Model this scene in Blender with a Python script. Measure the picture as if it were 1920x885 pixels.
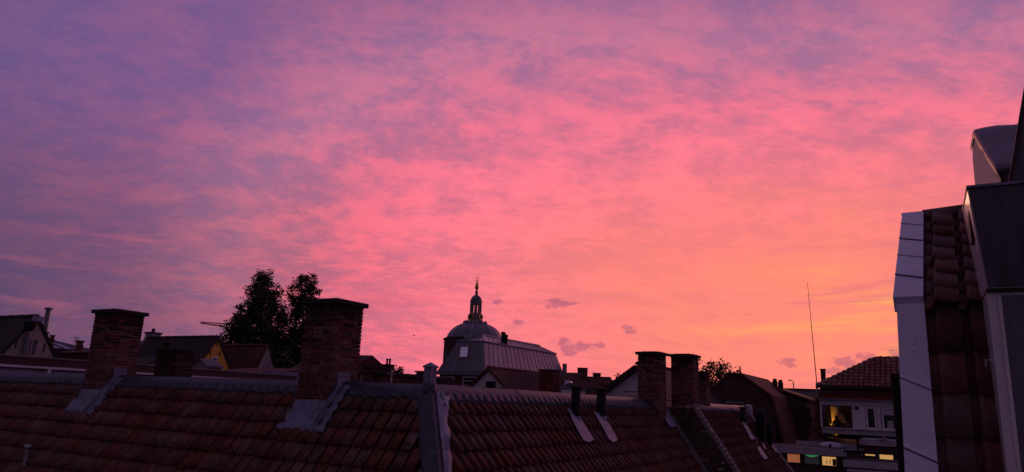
import bpy, math, random
from mathutils import Matrix, Vector
R = math.radians
random.seed(7)
scene = bpy.context.scene
for o in list(bpy.data.objects):
    bpy.data.objects.remove(o)

# ------------------------------------------------------------------ camera
# world grid: X and Y follow the ridges of the old town block, eye 10 m above the street
EYE = Vector((0, 0, 10))
FPX = 1330.0
PITCH = math.atan(308.8 / 1330)
ROLL = math.atan(0.040)
YAW = R(30)
CAMROT = Matrix.Rotation(YAW, 3, 'Z') @ Matrix.Rotation(math.pi / 2 + PITCH, 3, 'X') @ Matrix.Rotation(ROLL, 3, 'Z')
cam_data = bpy.data.cameras.new('camera')
cam_data.sensor_width = 36
cam_data.lens = FPX / 1920 * 36
cam_data.clip_start = 0.05
cam_data.clip_end = 6000
cam = bpy.data.objects.new('camera', cam_data)
scene.collection.objects.link(cam)
cam.matrix_world = Matrix.Translation(EYE) @ CAMROT.to_4x4()
scene.camera = cam

# ------------------------------------------------------------------ view
scene.view_settings.view_transform = 'Standard'
scene.view_settings.look = 'None'
scene.view_settings.exposure = 0
scene.view_settings.gamma = 1
scene.view_settings.use_curve_mapping = False
scene.cycles.max_bounces = 6
scene.cycles.transparent_max_bounces = 12


def lin(r, g, b):
    f = lambda c: (c / 255 / 12.92) if c / 255 <= 0.04045 else ((c / 255 + 0.055) / 1.055) ** 2.4
    return (f(r), f(g), f(b), 1.0)


# ------------------------------------------------------------------ node helper
class NT:
    def __init__(s, tree):
        s.t = tree; s.n = tree.nodes; s.l = tree.links

    def node(s, typ, **kw):
        n = s.n.new(typ)
        for k, v in kw.items():
            setattr(n, k, v)
        return n

    def put(s, sock, v):
        if v is None:
            return
        if isinstance(v, bpy.types.NodeSocket):
            s.l.new(v, sock)
        else:
            sock.default_value = v

    def m(s, op, a, b=None, c=None, clamp=False):
        n = s.node('ShaderNodeMath', operation=op, use_clamp=clamp)
        s.put(n.inputs[0], a); s.put(n.inputs[1], b); s.put(n.inputs[2], c)
        return n.outputs[0]

    def vm(s, op, a, b=None):
        n = s.node('ShaderNodeVectorMath', operation=op)
        s.put(n.inputs[0], a); s.put(n.inputs[1], b)
        return n.outputs['Value'] if op in ('DOT_PRODUCT', 'LENGTH', 'DISTANCE') else n.outputs[0]

    def step(s, x, lo, hi):
        n = s.node('ShaderNodeMapRange', interpolation_type='SMOOTHSTEP')
        s.put(n.inputs[0], x); s.put(n.inputs[1], lo); s.put(n.inputs[2], hi)
        n.inputs[3].default_value = 0; n.inputs[4].default_value = 1
        return n.outputs[0]

    def mix(s, f, a, b, typ='MIX'):
        n = s.node('ShaderNodeMix', data_type='RGBA', blend_type=typ)
        s.put(n.inputs[0], f); s.put(n.inputs[6], a); s.put(n.inputs[7], b)
        return n.outputs[2]

    def ramp(s, f, stops, interp='LINEAR'):
        n = s.node('ShaderNodeValToRGB')
        n.color_ramp.interpolation = interp
        el = n.color_ramp.elements
        el[0].position, el[0].color = stops[0]
        el[1].position, el[1].color = stops[-1]
        for p, c in stops[1:-1]:
            e = el.new(p); e.color = c
        s.put(n.inputs[0], f)
        return n.outputs[0]

    def noise(s, vec, scale, detail=4, rough=0.55, dist=0.0, out=0):
        n = s.node('ShaderNodeTexNoise')
        s.put(n.inputs['Vector'], vec); n.inputs['Scale'].default_value = scale
        n.inputs['Detail'].default_value = detail; n.inputs['Roughness'].default_value = rough
        n.inputs['Distortion'].default_value = dist
        return n.outputs[out]

    def comb(s, x, y, z):
        n = s.node('ShaderNodeCombineXYZ')
        s.put(n.inputs[0], x); s.put(n.inputs[1], y); s.put(n.inputs[2], z)
        return n.outputs[0]

    def sep(s, v):
        n = s.node('ShaderNodeSeparateXYZ'); s.put(n.inputs[0], v)
        return n.outputs


# ------------------------------------------------------------------ world: dusk sky, afterglow in the direction +Y
SUN_EL = R(1.0)
world = bpy.data.worlds.new('World')
scene.world = world
world.use_nodes = True
W = NT(world.node_tree)
W.n.clear()
gen = W.node('ShaderNodeTexCoord').outputs['Generated']
dx, dy, dz = W.sep(gen)
A = W.m('MULTIPLY', W.m('ARCTAN2', dx, dy), 180 / math.pi)           # azimuth from the sunset, right positive
EL = W.m('MULTIPLY', W.m('ARCSINE', W.m('MINIMUM', W.m('MAXIMUM', dz, 0.0), 1.0)), 180 / math.pi)
zc = W.m('ADD', W.m('MAXIMUM', dz, 0.0), 0.26)
px_, py_ = W.m('DIVIDE', dx, zc), W.m('DIVIDE', dy, zc)
# a high cloud deck, its bands running a little across the view
ca, sa = math.cos(R(35)), math.sin(R(35))
qx = W.m('ADD', W.m('MULTIPLY', px_, ca), W.m('MULTIPLY', py_, sa))
qy = W.m('SUBTRACT', W.m('MULTIPLY', py_, ca), W.m('MULTIPLY', px_, sa))
deck = W.comb(W.m('MULTIPLY', qx, 1.0), W.m('MULTIPLY', qy, 1.25), 0.0)
warp = W.noise(deck, 0.9, 3, 0.5, 0.0, 1)
deck2 = W.vm('ADD', deck, W.vm('MULTIPLY', W.vm('SUBTRACT', warp, (0.5, 0.5, 0.5)), (0.32, 0.32, 0.0)))
n_big = W.noise(deck2, 0.75, 2, 0.5)
n_mid = W.noise(W.vm('ADD', deck2, (3.1, 7.7, 0)), 4.0, 5, 0.55)
n_fin = W.noise(W.vm('ADD', deck2, (11.3, 2.7, 0)), 12.0, 6, 0.62)
n_rip = W.noise(W.vm('ADD', deck2, (5.3, 21.7, 0)), 32.0, 4, 0.6, 0.8)
mm = W.m('ADD', W.m('ADD', W.m('ADD', W.m('MULTIPLY', n_big, 0.20), W.m('MULTIPLY', n_mid, 0.36)), W.m('MULTIPLY', n_fin, 0.30)), W.m('MULTIPLY', n_rip, 0.14))
mask = W.step(mm, 0.41, 0.585)
# warmth falls off from the afterglow sideways and upwards
aa_ = W.m('ADD', A, 14.0)
ra_ = W.m('MAXIMUM', W.m('MAXIMUM', W.m('MULTIPLY', W.m('POWER', W.m('MAXIMUM', W.m('DIVIDE', W.m('SUBTRACT', W.m('MULTIPLY', aa_, -1.0), 6.0), 24.5), 0.0), 1.2), 0.85), W.m('DIVIDE', W.m('SUBTRACT', aa_, 6.0), 32.0)), 0.0)
re_ = W.m('DIVIDE', W.m('MINIMUM', W.m('SUBTRACT', EL, 10.0), 45.0), 17.0)
re_ = W.m('MULTIPLY', W.m('MULTIPLY', re_, W.step(re_, -1.6, 0.9)), W.m('ADD', 1.0, W.m('MULTIPLY', W.step(A, -25.0, 8.0), 0.10)))
rr = W.m('SQRT', W.m('ADD', W.m('MULTIPLY', ra_, ra_), W.m('MULTIPLY', re_, re_)))
rr = W.m('ADD', rr, W.m('MULTIPLY', W.m('SUBTRACT', n_big, 0.5), 0.55))
rn = W.m('DIVIDE', rr, 4.0)
lit = W.ramp(rn, [(0.0, (1.14, .225, .25, 1)), (0.13, (1.12, .212, .30, 1)), (0.20, lin(250, 121, 148)), (0.28, lin(206, 120, 152)),
                  (0.37, lin(158, 98, 140)), (0.50, lin(124, 90, 140)), (0.72, lin(112, 86, 126)), (1.0, lin(104, 82, 112))])
gap = W.ramp(rn, [(0.0, lin(235, 118, 132)), (0.13, lin(218, 114, 142)), (0.20, lin(186, 110, 146)), (0.28, lin(158, 110, 152)),
                  (0.37, lin(128, 92, 144)), (0.50, lin(104, 84, 140)), (0.72, lin(100, 80, 124)), (1.0, lin(94, 76, 110))])
sky = W.mix(mask, gap, lit)
# lower left: duller, browner
lw = W.m('MULTIPLY', W.step(EL, 22.0, 3.0), W.step(A, -38.0, -68.0))
lb = W.m('MULTIPLY', W.step(EL, 24.0, 9.0), W.step(A, -30.0, -48.0))
sky = W.mix(lb, sky, W.mix(1.0, sky, (1.04, 0.90, 0.80, 1), 'MULTIPLY'))
sky = W.mix(lw, sky, W.mix(1.0, sky, (0.58, 0.74, 0.70, 1), 'MULTIPLY'))
# orange core low over the sunset
ga = W.m('DIVIDE', W.m('ADD', A, 4.0), 20.0)
ge = W.m('DIVIDE', W.m('SUBTRACT', EL, 6.5), 8.6)
gg = W.m('EXPONENT', W.m('MULTIPLY', W.m('ADD', W.m('MULTIPLY', ga, ga), W.m('MULTIPLY', ge, ge)), -0.8))
str_ = W.noise(W.comb(W.m('MULTIPLY', A, 0.075), W.m('SUBTRACT', W.m('MULTIPLY', EL, 0.40), W.m('MULTIPLY', A, 0.035)), 1.7), 1.25, 9, 0.66, 0.6)
gl = W.m('MULTIPLY', gg, W.m('ADD', 0.0, W.m('MULTIPLY', str_, 1.9)), clamp=True)
sky = W.mix(W.m('MULTIPLY', gl, 0.85), sky, (1.08, .285, .165, 1))
sky = W.mix(W.m('MULTIPLY', W.step(W.m('MULTIPLY', gg, str_), 0.45, 0.68), 0.62), sky, lin(255, 186, 98))
# mauve streaks of lower cloud near the horizon
st2 = W.noise(W.comb(W.m('MULTIPLY', A, 0.05), W.m('MULTIPLY', EL, 0.42), 8.2), 1.1, 6, 0.6, 0.6)
lowband = W.m('MULTIPLY', W.step(EL, 0.0, 3.0), W.step(EL, 17.0, 8.0))
sky = W.mix(W.m('MULTIPLY', W.m('MULTIPLY', W.step(st2, 0.53, 0.68), lowband), 0.42), sky, lin(196, 100, 128))
# single small dark clouds (azimuth, elevation, half width, half height in degrees)
CL = [(-26.1, 7.75, 1.35, .42), (-30.9, 7.7, .45, .25), (-29.3, 6.2, .55, .22), (-20.4, 5.85, .55, .38), (-25.4, 4.5, .8, .55), (-24.0, 4.4, .8, .4),
      (-25.0, 3.85, .7, .28), (-22.6, 4.55, .5, .25), (-8.8, 3.55, .9, .38), (-4.6, 3.6, 1.0, .5), (-3.3, 3.7, .9, .6), (-5.2, 3.1, 1.1, .35), (-1.2, 4.1, 2.0, .45),
      (-2.5, 2.8, 1.3, .3), (14, 6.0, 2.0, .5), (-52, 5.6, 1.6, .3), (40, 5.0, 2.4, .6)]
jit = W.noise(W.comb(W.m('MULTIPLY', A, 1.1), W.m('MULTIPLY', EL, 1.9), 4.4), 1.0, 7, 0.68)
acc = None
for (a0, e0, wa, we) in CL:
    u_ = W.m('DIVIDE', W.m('SUBTRACT', A, a0), wa)
    v_ = W.m('DIVIDE', W.m('SUBTRACT', EL, e0), we)
    q_ = W.m('ADD', W.m('MULTIPLY', u_, u_), W.m('MULTIPLY', v_, v_))
    b_ = W.m('SUBTRACT', 1.0, W.m('MULTIPLY', q_, 0.5), clamp=True)
    acc = b_ if acc is None else W.m('MAXIMUM', acc, b_)
cm = W.step(W.m('ADD', acc, W.m('MULTIPLY', W.m('SUBTRACT', jit, 0.5), 3.6)), 0.35, 0.95)
cm = W.m('MULTIPLY', cm, W.m('GREATER_THAN', acc, 0.001))
sky = W.mix(W.m('MULTIPLY', W.m('MULTIPLY', cm, W.step(acc, 0.0, 0.45)), 0.52), sky, lin(148, 84, 118))
# clear twilight air between and behind the clouds
nish = W.node('ShaderNodeTexSky', sky_type='NISHITA')
nish.sun_disc = False
nish.sun_elevation = SUN_EL
nish.sun_rotation = R(0)
nish_c = W.mix(1.0, nish.outputs[0], (0.05, 0.05, 0.05, 1), 'MULTIPLY')
sky = W.mix(1.0, sky, nish_c, 'ADD') if False else W.mix(0.03, sky, nish_c)
bg = W.node('ShaderNodeBackground')
W.l.new(sky, bg.inputs[0])
bg.inputs[1].default_value = 1.0
wo = W.node('ShaderNodeOutputWorld')
W.l.new(bg.outputs[0], wo.inputs[0])

# ------------------------------------------------------------------ sun: already at the horizon, a broad weak glow
sd = bpy.data.lights.new('sun', 'SUN')
sd.energy = 0.5
sd.angle = R(25)
sd.color = (1.0, 0.42, 0.25)
sun = bpy.data.objects.new('sun', sd)
scene.collection.objects.link(sun)
sdir = Vector((math.sin(R(-14)) * math.cos(R(5)), math.cos(R(-14)) * math.cos(R(5)), math.sin(R(5))))
sun.rotation_euler = sdir.to_track_quat('Z', 'Y').to_euler()


# ------------------------------------------------------------------ surveying helpers: sight lines from the eye
def ray(u, v):
    return CAMROT @ Vector(((u - 960) / FPX, -(v - 442.5) / FPX, -1.0))


def onY(u, v, Y):
    d = ray(u, v); return EYE + d * (Y / d.y)


def onX(u, v, X):
    d = ray(u, v); return EYE + d * (X / d.x)


def onD(u, v, D):
    d = ray(u, v); return EYE + d * (D / math.hypot(d.x, d.y))


CAMT = CAMROT.transposed()


def pix(p):
    q = CAMT @ (Vector(p) - EYE)
    if q.z > -0.05:
        return None
    return (960 + FPX * q.x / -q.z, 442.5 - FPX * q.y / -q.z)


# ------------------------------------------------------------------ materials
MATS = {}


def mat(name, col, rough=0.7, metal=0.0, var=0.25, scale=8.0, bump=0.0, col2=None, spec=0.35, per_piece=0.0, emit=None, estr=0.0, stretch=None, alpha=None):
    if name in MATS:
        return MATS[name]
    m = bpy.data.materials.new(name)
    m.use_nodes = True
    t = NT(m.node_tree)
    b = t.n['Principled BSDF']
    co = t.node('ShaderNodeNewGeometry').outputs['Position']
    if stretch:
        co = t.vm('MULTIPLY', co, stretch)
    nz = t.noise(co, scale, 5, 0.6)
    nz2 = t.noise(co, scale * 0.22, 3, 0.55)
    c = (*col, 1)
    c2 = (*(col2 or tuple(x * (1 - var) for x in col)), 1)
    f = t.step(t.m('ADD', t.m('MULTIPLY', nz, 0.6), t.m('MULTIPLY', nz2, 0.4)), 0.34, 0.66)
    colr = t.mix(f, c2, c)
    if per_piece:
        oi = t.node('ShaderNodeObjectInfo').outputs['Random']
        gi = t.node('ShaderNodeNewGeometry').outputs['Random Per Island']
        rnd = t.m('FRACT', t.m('ADD', t.m('MULTIPLY', oi, 7.31), t.m('MULTIPLY', gi, 5.17)))
        val = t.m('ADD', 1 - per_piece, t.m('MULTIPLY', rnd, 2 * per_piece))
        hs = t.node('ShaderNodeHueSaturation')
        t.l.new(colr, hs.inputs['Color'])
        t.l.new(val, hs.inputs['Value'])
        t.l.new(t.m('ADD', 0.488, t.m('MULTIPLY', t.m('FRACT', t.m('MULTIPLY', rnd, 13.7)), 0.024)), hs.inputs['Hue'])
        t.l.new(t.m('ADD', 0.65, t.m('MULTIPLY', t.m('FRACT', t.m('MULTIPLY', rnd, 31.3)), 0.45)), hs.inputs['Saturation'])
        colr = hs.outputs[0]
    t.l.new(colr, b.inputs['Base Color'])
    t.l.new(t.m('ADD', rough - 0.08, t.m('MULTIPLY', nz, 0.16)), b.inputs['Roughness'])
    b.inputs['Metallic'].default_value = metal
    b.inputs['Specular IOR Level'].default_value = spec
    if emit:
        b.inputs['Emission Color'].default_value = (*emit, 1)
        b.inputs['Emission Strength'].default_value = estr
    if alpha is not None:
        b.inputs['Alpha'].default_value = alpha
    if bump:
        bn = t.node('ShaderNodeBump')
        bn.inputs['Strength'].default_value = bump
        bn.inputs['Distance'].default_value = 0.02
        t.l.new(nz, bn.inputs['Height'])
        t.l.new(bn.outputs[0], b.inputs['Normal'])
    MATS[name] = m
    return m


mat('tile', (0.165, 0.056, 0.036), 0.72, var=0.6, scale=9, bump=0.4, per_piece=0.15, spec=0.18)
mat('tile_near', (0.16, 0.062, 0.045), 0.6, var=0.5, scale=20, bump=0.4, per_piece=0.3, spec=0.3)
mat('tile_far', (0.11, 0.045, 0.034), 0.8, var=0.45, scale=1.6, bump=0.2, spec=0.15)
mat('tile_dark', (0.045, 0.030, 0.032), 0.75, var=0.5, scale=1.6, spec=0.2)
mat('tile_light', (0.27, 0.092, 0.052), 0.55, var=0.4, scale=9, per_piece=0.25, spec=0.35)
mat('underlay', (0.03, 0.022, 0.02), 0.9, scale=3)
mat('brick', (0.19, 0.062, 0.046), 0.85, var=0.5, scale=18, bump=0.4, per_piece=0.38, spec=0.12)
mat('brick_sooty', (0.075, 0.032, 0.028), 0.9, var=0.6, scale=9, bump=0.4, per_piece=0.4, spec=0.1)
mat('brick_dark', (0.085, 0.038, 0.032), 0.85, var=0.5, scale=14, per_piece=0.35, spec=0.12)
mat('mortar', (0.50, 0.42, 0.37), 0.95, var=0.85, scale=4.5, bump=0.3, spec=0.1)
mat('mortar_light', (0.62, 0.54, 0.46), 0.95, var=0.35, scale=6, bump=0.3, spec=0.1)
mat('soot_concrete', (0.06, 0.048, 0.045), 0.9, var=0.5, scale=9, bump=0.4, spec=0.15)
mat('lead_dull', (0.060, 0.064, 0.086), 0.55, metal=0.1, var=0.5, scale=7, bump=0.4, spec=0.4)
mat('lead', (0.20, 0.215, 0.29), 0.52, metal=0.15, var=0.5, scale=7, bump=0.35, spec=0.5)
mat('lead_pale', (0.32, 0.33, 0.40), 0.5, metal=0.1, var=0.4, scale=9, bump=0.3, spec=0.5)
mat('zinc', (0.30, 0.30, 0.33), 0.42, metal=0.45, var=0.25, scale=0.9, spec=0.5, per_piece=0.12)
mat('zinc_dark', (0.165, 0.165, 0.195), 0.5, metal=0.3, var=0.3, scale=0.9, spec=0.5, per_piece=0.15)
mat('clad', (0.74, 0.74, 0.84), 0.5, metal=0.0, col2=(0.60, 0.60, 0.70), scale=3, spec=0.4, bump=0.1)
mat('white', (0.62, 0.60, 0.60), 0.5, var=0.2, scale=3, spec=0.4)
mat('white_dull', (0.40, 0.38, 0.39), 0.6, var=0.3, scale=2.5, spec=0.3)
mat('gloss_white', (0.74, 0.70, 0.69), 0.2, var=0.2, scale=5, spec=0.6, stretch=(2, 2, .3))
mat('cream', (0.44, 0.36, 0.30), 0.85, var=0.25, scale=1.5, bump=0.2, spec=0.15)
mat('grey_plaster', (0.30, 0.27, 0.25), 0.9, var=0.4, scale=1.2, bump=0.3, spec=0.12)
mat('white_plaster', (0.58, 0.55, 0.56), 0.85, var=0.15, scale=1.2, bump=0.15, spec=0.15)
mat('yellow', (0.74, 0.40, 0.065), 0.85, var=0.15, scale=1.4, bump=0.15, spec=0.15)
mat('dark_wood', (0.035, 0.026, 0.030), 0.6, var=0.4, scale=6, spec=0.3)
mat('fascia', (0.075, 0.035, 0.038), 0.6, var=0.35, scale=3, spec=0.25)
mat('siding', (0.17, 0.050, 0.030), 0.7, var=0.35, scale=2, per_piece=0.2, spec=0.2)
mat('brown_wall', (0.10, 0.058, 0.058), 0.9, var=0.35, scale=1.3, bump=0.2, spec=0.12)
mat('brick_far', (0.11, 0.045, 0.036), 0.9, var=0.45, scale=2.5, bump=0.2, spec=0.1)
mat('black_metal', (0.010, 0.010, 0.011), 0.65, var=0.3, scale=8, spec=0.2)
mat('grey_metal', (0.30, 0.30, 0.32), 0.4, metal=0.6, var=0.3, scale=8, spec=0.5)
mat('stone', (0.28, 0.25, 0.235), 0.85, var=0.35, scale=1.5, bump=0.2, spec=0.2)
mat('gold', (0.80, 0.48, 0.12), 0.3, metal=1.0, var=0.25, scale=4)
mat('glass_dark', (0.012, 0.012, 0.015), 0.08, var=0.1, scale=1, spec=0.6)
mat('sky_glass', (0.9, 0.9, 0.95), 0.15, metal=0.85, var=0.05, scale=1)
mat('blind', (0.42, 0.41, 0.46), 0.4, var=0.1, scale=2, spec=0.5)
mat('asphalt', (0.045, 0.045, 0.047), 0.9, var=0.3, scale=0.6)
mat('bitumen', (0.035, 0.035, 0.040), 0.75, var=0.5, scale=1.5, bump=0.3, spec=0.3)
mat('leaf', (0.045, 0.065, 0.022), 0.6, var=0.5, scale=0.7, spec=0.2)
mat('bark', (0.055, 0.040, 0.032), 0.9, var=0.4, scale=6, spec=0.1)
mat('room_wall', (0.72, 0.50, 0.24), 0.85, var=0.12, scale=1.2, spec=0.1)
mat('room_dark', (0.07, 0.05, 0.045), 0.85, var=0.3, scale=2, spec=0.1)
mat('lamp_glow', (0.9, 0.6, 0.3), 0.6, var=0.1, emit=(1.0, 0.62, 0.18), estr=4.0)
mat('curtain_orange', (0.6, 0.28, 0.18), 0.8, var=0.25, scale=3, emit=(1.0, 0.30, 0.13), estr=0.24)
mat('curtain_yellow', (0.7, 0.5, 0.25), 0.8, var=0.25, scale=5, emit=(1.0, 0.52, 0.16), estr=0.5)
mat('blind_green', (0.25, 0.3, 0.27), 0.6, var=0.2, scale=3, emit=(0.3, 0.35, 0.35), estr=0.012)
mat('green_edge', (0.12, 0.5, 0.2), 0.6, var=0.2, scale=3, emit=(0.10, 0.60, 0.20), estr=0.25)
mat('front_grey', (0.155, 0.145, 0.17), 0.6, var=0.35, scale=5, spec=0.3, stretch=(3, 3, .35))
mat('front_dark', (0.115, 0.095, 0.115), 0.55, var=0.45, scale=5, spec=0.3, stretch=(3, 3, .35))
mat('lead_dark', (0.14, 0.14, 0.16), 0.55, metal=0.1, var=0.6, scale=9, bump=0.5, spec=0.4)
mat('crane_red', (0.35, 0.06, 0.03), 0.6, var=0.2, scale=1)
mat('body_silhouette', (0.02, 0.018, 0.02), 0.9, var=0.3, scale=9)
mat('skin', (0.32, 0.19, 0.14), 0.7, var=0.1, scale=9)
mat('hair', (0.02, 0.014, 0.01), 0.8, var=0.3, scale=20)
gl = bpy.data.materials.new('clear_glass'); gl.use_nodes = True
g_ = NT(gl.node_tree); g_.n.clear()
mx = g_.node('ShaderNodeMixShader'); mx.inputs[0].default_value = 0.08
tr = g_.node('ShaderNodeBsdfTransparent'); gs = g_.node('ShaderNodeBsdfGlossy'); gs.inputs['Roughness'].default_value = 0.05
g_.l.new(tr.outputs[0], mx.inputs[1]); g_.l.new(gs.outputs[0], mx.inputs[2])
go = g_.node('ShaderNodeOutputMaterial'); g_.l.new(mx.outputs[0], go.inputs[0])
MATS['clear_glass'] = gl

# flecked white sheet: flaking paint spots
mc = MATS['clad']; tc = NT(mc.node_tree); bs = tc.n['Principled BSDF']
src = bs.inputs['Base Color'].links[0].from_socket
co = tc.node('ShaderNodeTexCoord').outputs['Object']
sp = tc.noise(co, 42, 5, 0.7); cl = tc.noise(co, 4.5, 3, 0.6)
fm = tc.step(tc.m('ADD', sp, tc.m('MULTIPLY', cl, 0.55)), 0.90, 0.97)
tc.l.new(tc.mix(tc.m('MULTIPLY', fm, 0.6), src, (0.12, 0.11, 0.12, 1)), bs.inputs['Base Color'])

# ------------------------------------------------------------------ building blocks
COL = scene.collection


def tag(o, label=None, cat=None, group=None, kind=None):
    if label: o['label'] = label
    if cat: o['category'] = cat
    if group: o['group'] = group
    if kind: o['kind'] = kind
    return o


def thing(name, label, cat, loc, group=None):
    o = bpy.data.objects.new(name, None)
    o.empty_display_size = 0.3
    COL.objects.link(o); o.location = loc
    return tag(o, label, cat, group)


def rootloc(o):
    while o.parent:
        o = o.parent
    return o.location.copy()


class MB:
    def __init__(s):
        s.v = []; s.f = []

    def quad(s, *p):
        i = len(s.v); s.v += [tuple(x) for x in p]; s.f.append(tuple(range(i, i + len(p)))); return s

    def box(s, x0, x1, y0, y1, z0, z1):
        i = len(s.v)
        s.v += [(x0, y0, z0), (x1, y0, z0), (x1, y1, z0), (x0, y1, z0), (x0, y0, z1), (x1, y0, z1), (x1, y1, z1), (x0, y1, z1)]
        s.f += [tuple(i + k for k in q) for q in ((0, 3, 2, 1), (4, 5, 6, 7), (0, 1, 5, 4), (1, 2, 6, 5), (2, 3, 7, 6), (3, 0, 4, 7))]
        return s

    def prism(s, poly, vec):
        # closed prism: polygon swept along vec
        n = len(poly); i = len(s.v); vec = Vector(vec)
        s.v += [tuple(Vector(p)) for p in poly] + [tuple(Vector(p) + vec) for p in poly]
        s.f.append(tuple(i + k for k in range(n))[::-1]); s.f.append(tuple(i + n + k for k in range(n)))
        for k in range(n):
            s.f.append((i + k, i + (k + 1) % n, i + n + (k + 1) % n, i + n + k))
        return s

    def tube(s, pts, rad, n=10, caps=True):
        # swept round bar with a radius per point
        pts = [Vector(p) for p in pts]
        if not hasattr(rad, '__len__'): rad = [rad] * len(pts)
        i = len(s.v); ref = None
        for k, p in enumerate(pts):
            t = (pts[min(k + 1, len(pts) - 1)] - pts[max(k - 1, 0)]).normalized()
            if ref is None: ref = Vector((1, 0, 0)) if abs(t.x) < 0.9 else Vector((0, 1, 0))
            a = t.cross(ref).normalized(); b = t.cross(a)
            ref = b.cross(t) if b.length else ref
            ref = -b
            for j in range(n):
                w = 2 * math.pi * j / n
                s.v.append(tuple(p + (a * math.cos(w) + b * math.sin(w)) * rad[k]))
            ref = Vector((1, 0, 0)) if abs(t.x) < 0.9 else Vector((0, 1, 0))
        for k in range(len(pts) - 1):
            for j in range(n):
                s.f.append((i + k * n + j, i + k * n + (j + 1) % n, i + (k + 1) * n + (j + 1) % n, i + (k + 1) * n + j))
        if caps:
            s.f.append(tuple(i + j for j in range(n))[::-1]); s.f.append(tuple(i + (len(pts) - 1) * n + j for j in range(n)))
        return s

    def lathe(s, c, prof, n=24, ph=0.0):
        # profile of (radius, z) about the vertical through c
        i = len(s.v); c = Vector(c)
        for (r, z) in prof:
            for j in range(n):
                w = 2 * math.pi * j / n + ph
                s.v.append((c.x + r * math.cos(w), c.y + r * math.sin(w), c.z + z))
        for k in range(len(prof) - 1):
            for j in range(n):
                s.f.append((i + k * n + j, i + k * n + (j + 1) % n, i + (k + 1) * n + (j + 1) % n, i + (k + 1) * n + j))
        s.f.append(tuple(i + j for j in range(n))[::-1]); s.f.append(tuple(i + (len(prof) - 1) * n + j for j in range(n)))
        return s

    def grid(s, rows):
        i = len(s.v); m = len(rows[0])
        for r in rows: s.v += [tuple(p) for p in r]
        for a in range(len(rows) - 1):
            for b in range(m - 1):
                s.f.append((i + a * m + b, i + a * m + b + 1, i + (a + 1) * m + b + 1, i + (a + 1) * m + b))
        return s

    def mesh(s, name, material, off=Vector((0, 0, 0)), smooth=False):
        me = bpy.data.meshes.new(name)
        me.from_pydata([(v[0] - off.x, v[1] - off.y, v[2] - off.z) for v in s.v], [], s.f)
        me.materials.append(MATS[material])
        if smooth:
            me.polygons.foreach_set('use_smooth', [True] * len(me.polygons))
        me.update()
        return me

    def build(s, name, material, parent=None, smooth=False, thick=0.0, loc=None):
        off = rootloc(parent) if parent else (Vector(loc) if loc is not None else Vector((0, 0, 0)))
        o = bpy.data.objects.new(name, s.mesh(name, material, off, smooth))
        COL.objects.link(o)
        if parent: o.parent = parent
        else: o.location = off
        if thick:
            md = o.modifiers.new('thickness', 'SOLIDIFY'); md.thickness = thick; md.offset = 0
        return o


def piece(name, me, parent, M):
    # one of many alike pieces sharing a mesh
    o = bpy.data.objects.new(name, me)
    COL.objects.link(o); o.parent = parent
    o.matrix_basis = Matrix.Translation(-rootloc(parent)) @ M
    return o


def frame4(a, b, n, o):
    return Matrix(((a.x, b.x, n.x, o.x), (a.y, b.y, n.y, o.y), (a.z, b.z, n.z, o.z), (0, 0, 0, 1)))


def joined(name, material, parent, items, smooth=False):
    # items: (vertex list, face list, matrix) -> one stuff mesh
    mb = MB()
    for vs, fs, M in items:
        i = len(mb.v); mb.v += [tuple(M @ Vector(v)) for v in vs]; mb.f += [tuple(i + k for k in f) for f in fs]
    if not mb.v:
        return None
    o = mb.build(name, material, parent, smooth)
    o['kind'] = 'stuff'
    return o


def split_pieces(name, many, material, parent, proto, mats, limit, smooth=False, owner=None):
    # the pieces that show largest become objects, the rest one stuff mesh
    vs, fs = proto
    sc = []
    for M in mats:
        q = pix(M.translation)
        if q is None: sc.append(-1); continue
        inside = -30 < q[0] < 1950 and -30 < q[1] < 905
        d = (M.translation - EYE).length
        sc.append((1000 if inside else 0) + 100 / d)
    order = sorted(range(len(mats)), key=lambda k: -sc[k])
    pick = set(k for k in order[:limit] if sc[k] > 1000)
    me = bpy.data.meshes.new(name); me.from_pydata(vs, [], fs); me.materials.append(MATS[material])
    if smooth: me.polygons.foreach_set('use_smooth', [True] * len(me.polygons))
    rest = []
    for k, M in enumerate(mats):
        if k in pick: piece(name, me, parent, M)
        else: rest.append((vs, fs, M))
    joined(many, material, parent, rest, smooth)


# ------------------------------------------------------------------ pantile
def tile_section(q):
    # cross-section of an old hollow pantile: groove, steep roll, long falling pan
    if q < 0.20: return -0.022
    if q < 0.36:
        t = (q - 0.20) / 0.16; return -0.022 + 0.078 * (t * t * (3 - 2 * t))
    t = (q - 0.36) / 0.72
    return 0.056 - 0.034 * t ** 0.85


def pantile(w, L, h=1.0, seg=10, lift=0.05):
    vs = []; fs = []
    xs = [0, .10, .20, .25, .30, .36, .46, .58, .72, .88, 1.05] if seg <= 10 else [0, .07, .14, .20, .23, .26, .29, .32, .36, .44, .54, .66, .78, .90, 1.0, 1.07]
    rnd_e = lambda q: 0.030 * max(0.0, 1 - ((q - .55) / .55) ** 2)
    for (y, lz) in ((0.0, 0.0), (-L * 0.5, lift * 0.5), (-L, lift)):
        for q in xs:
            vs.append((q * w, y - (rnd_e(q) if y == -L else 0), tile_section(q) * h + lz))
    for q in xs:
        vs.append((q * w, -L - rnd_e(q), tile_section(q) * h + lift - 0.026))
    n = len(xs)
    for r in range(3):
        for k in range(n - 1):
            fs.append((r * n + k, (r + 1) * n + k, (r + 1) * n + k + 1, r * n + k + 1))
    # right-hand edge over the next groove
    e0 = len(vs)
    vs.extend([(xs[-1] * w, 0, -0.01), (xs[-1] * w, -L, lift - 0.012)])
    fs.append((n - 1, e0, e0 + 1, 3 * n - 1))
    return vs, fs


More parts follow.
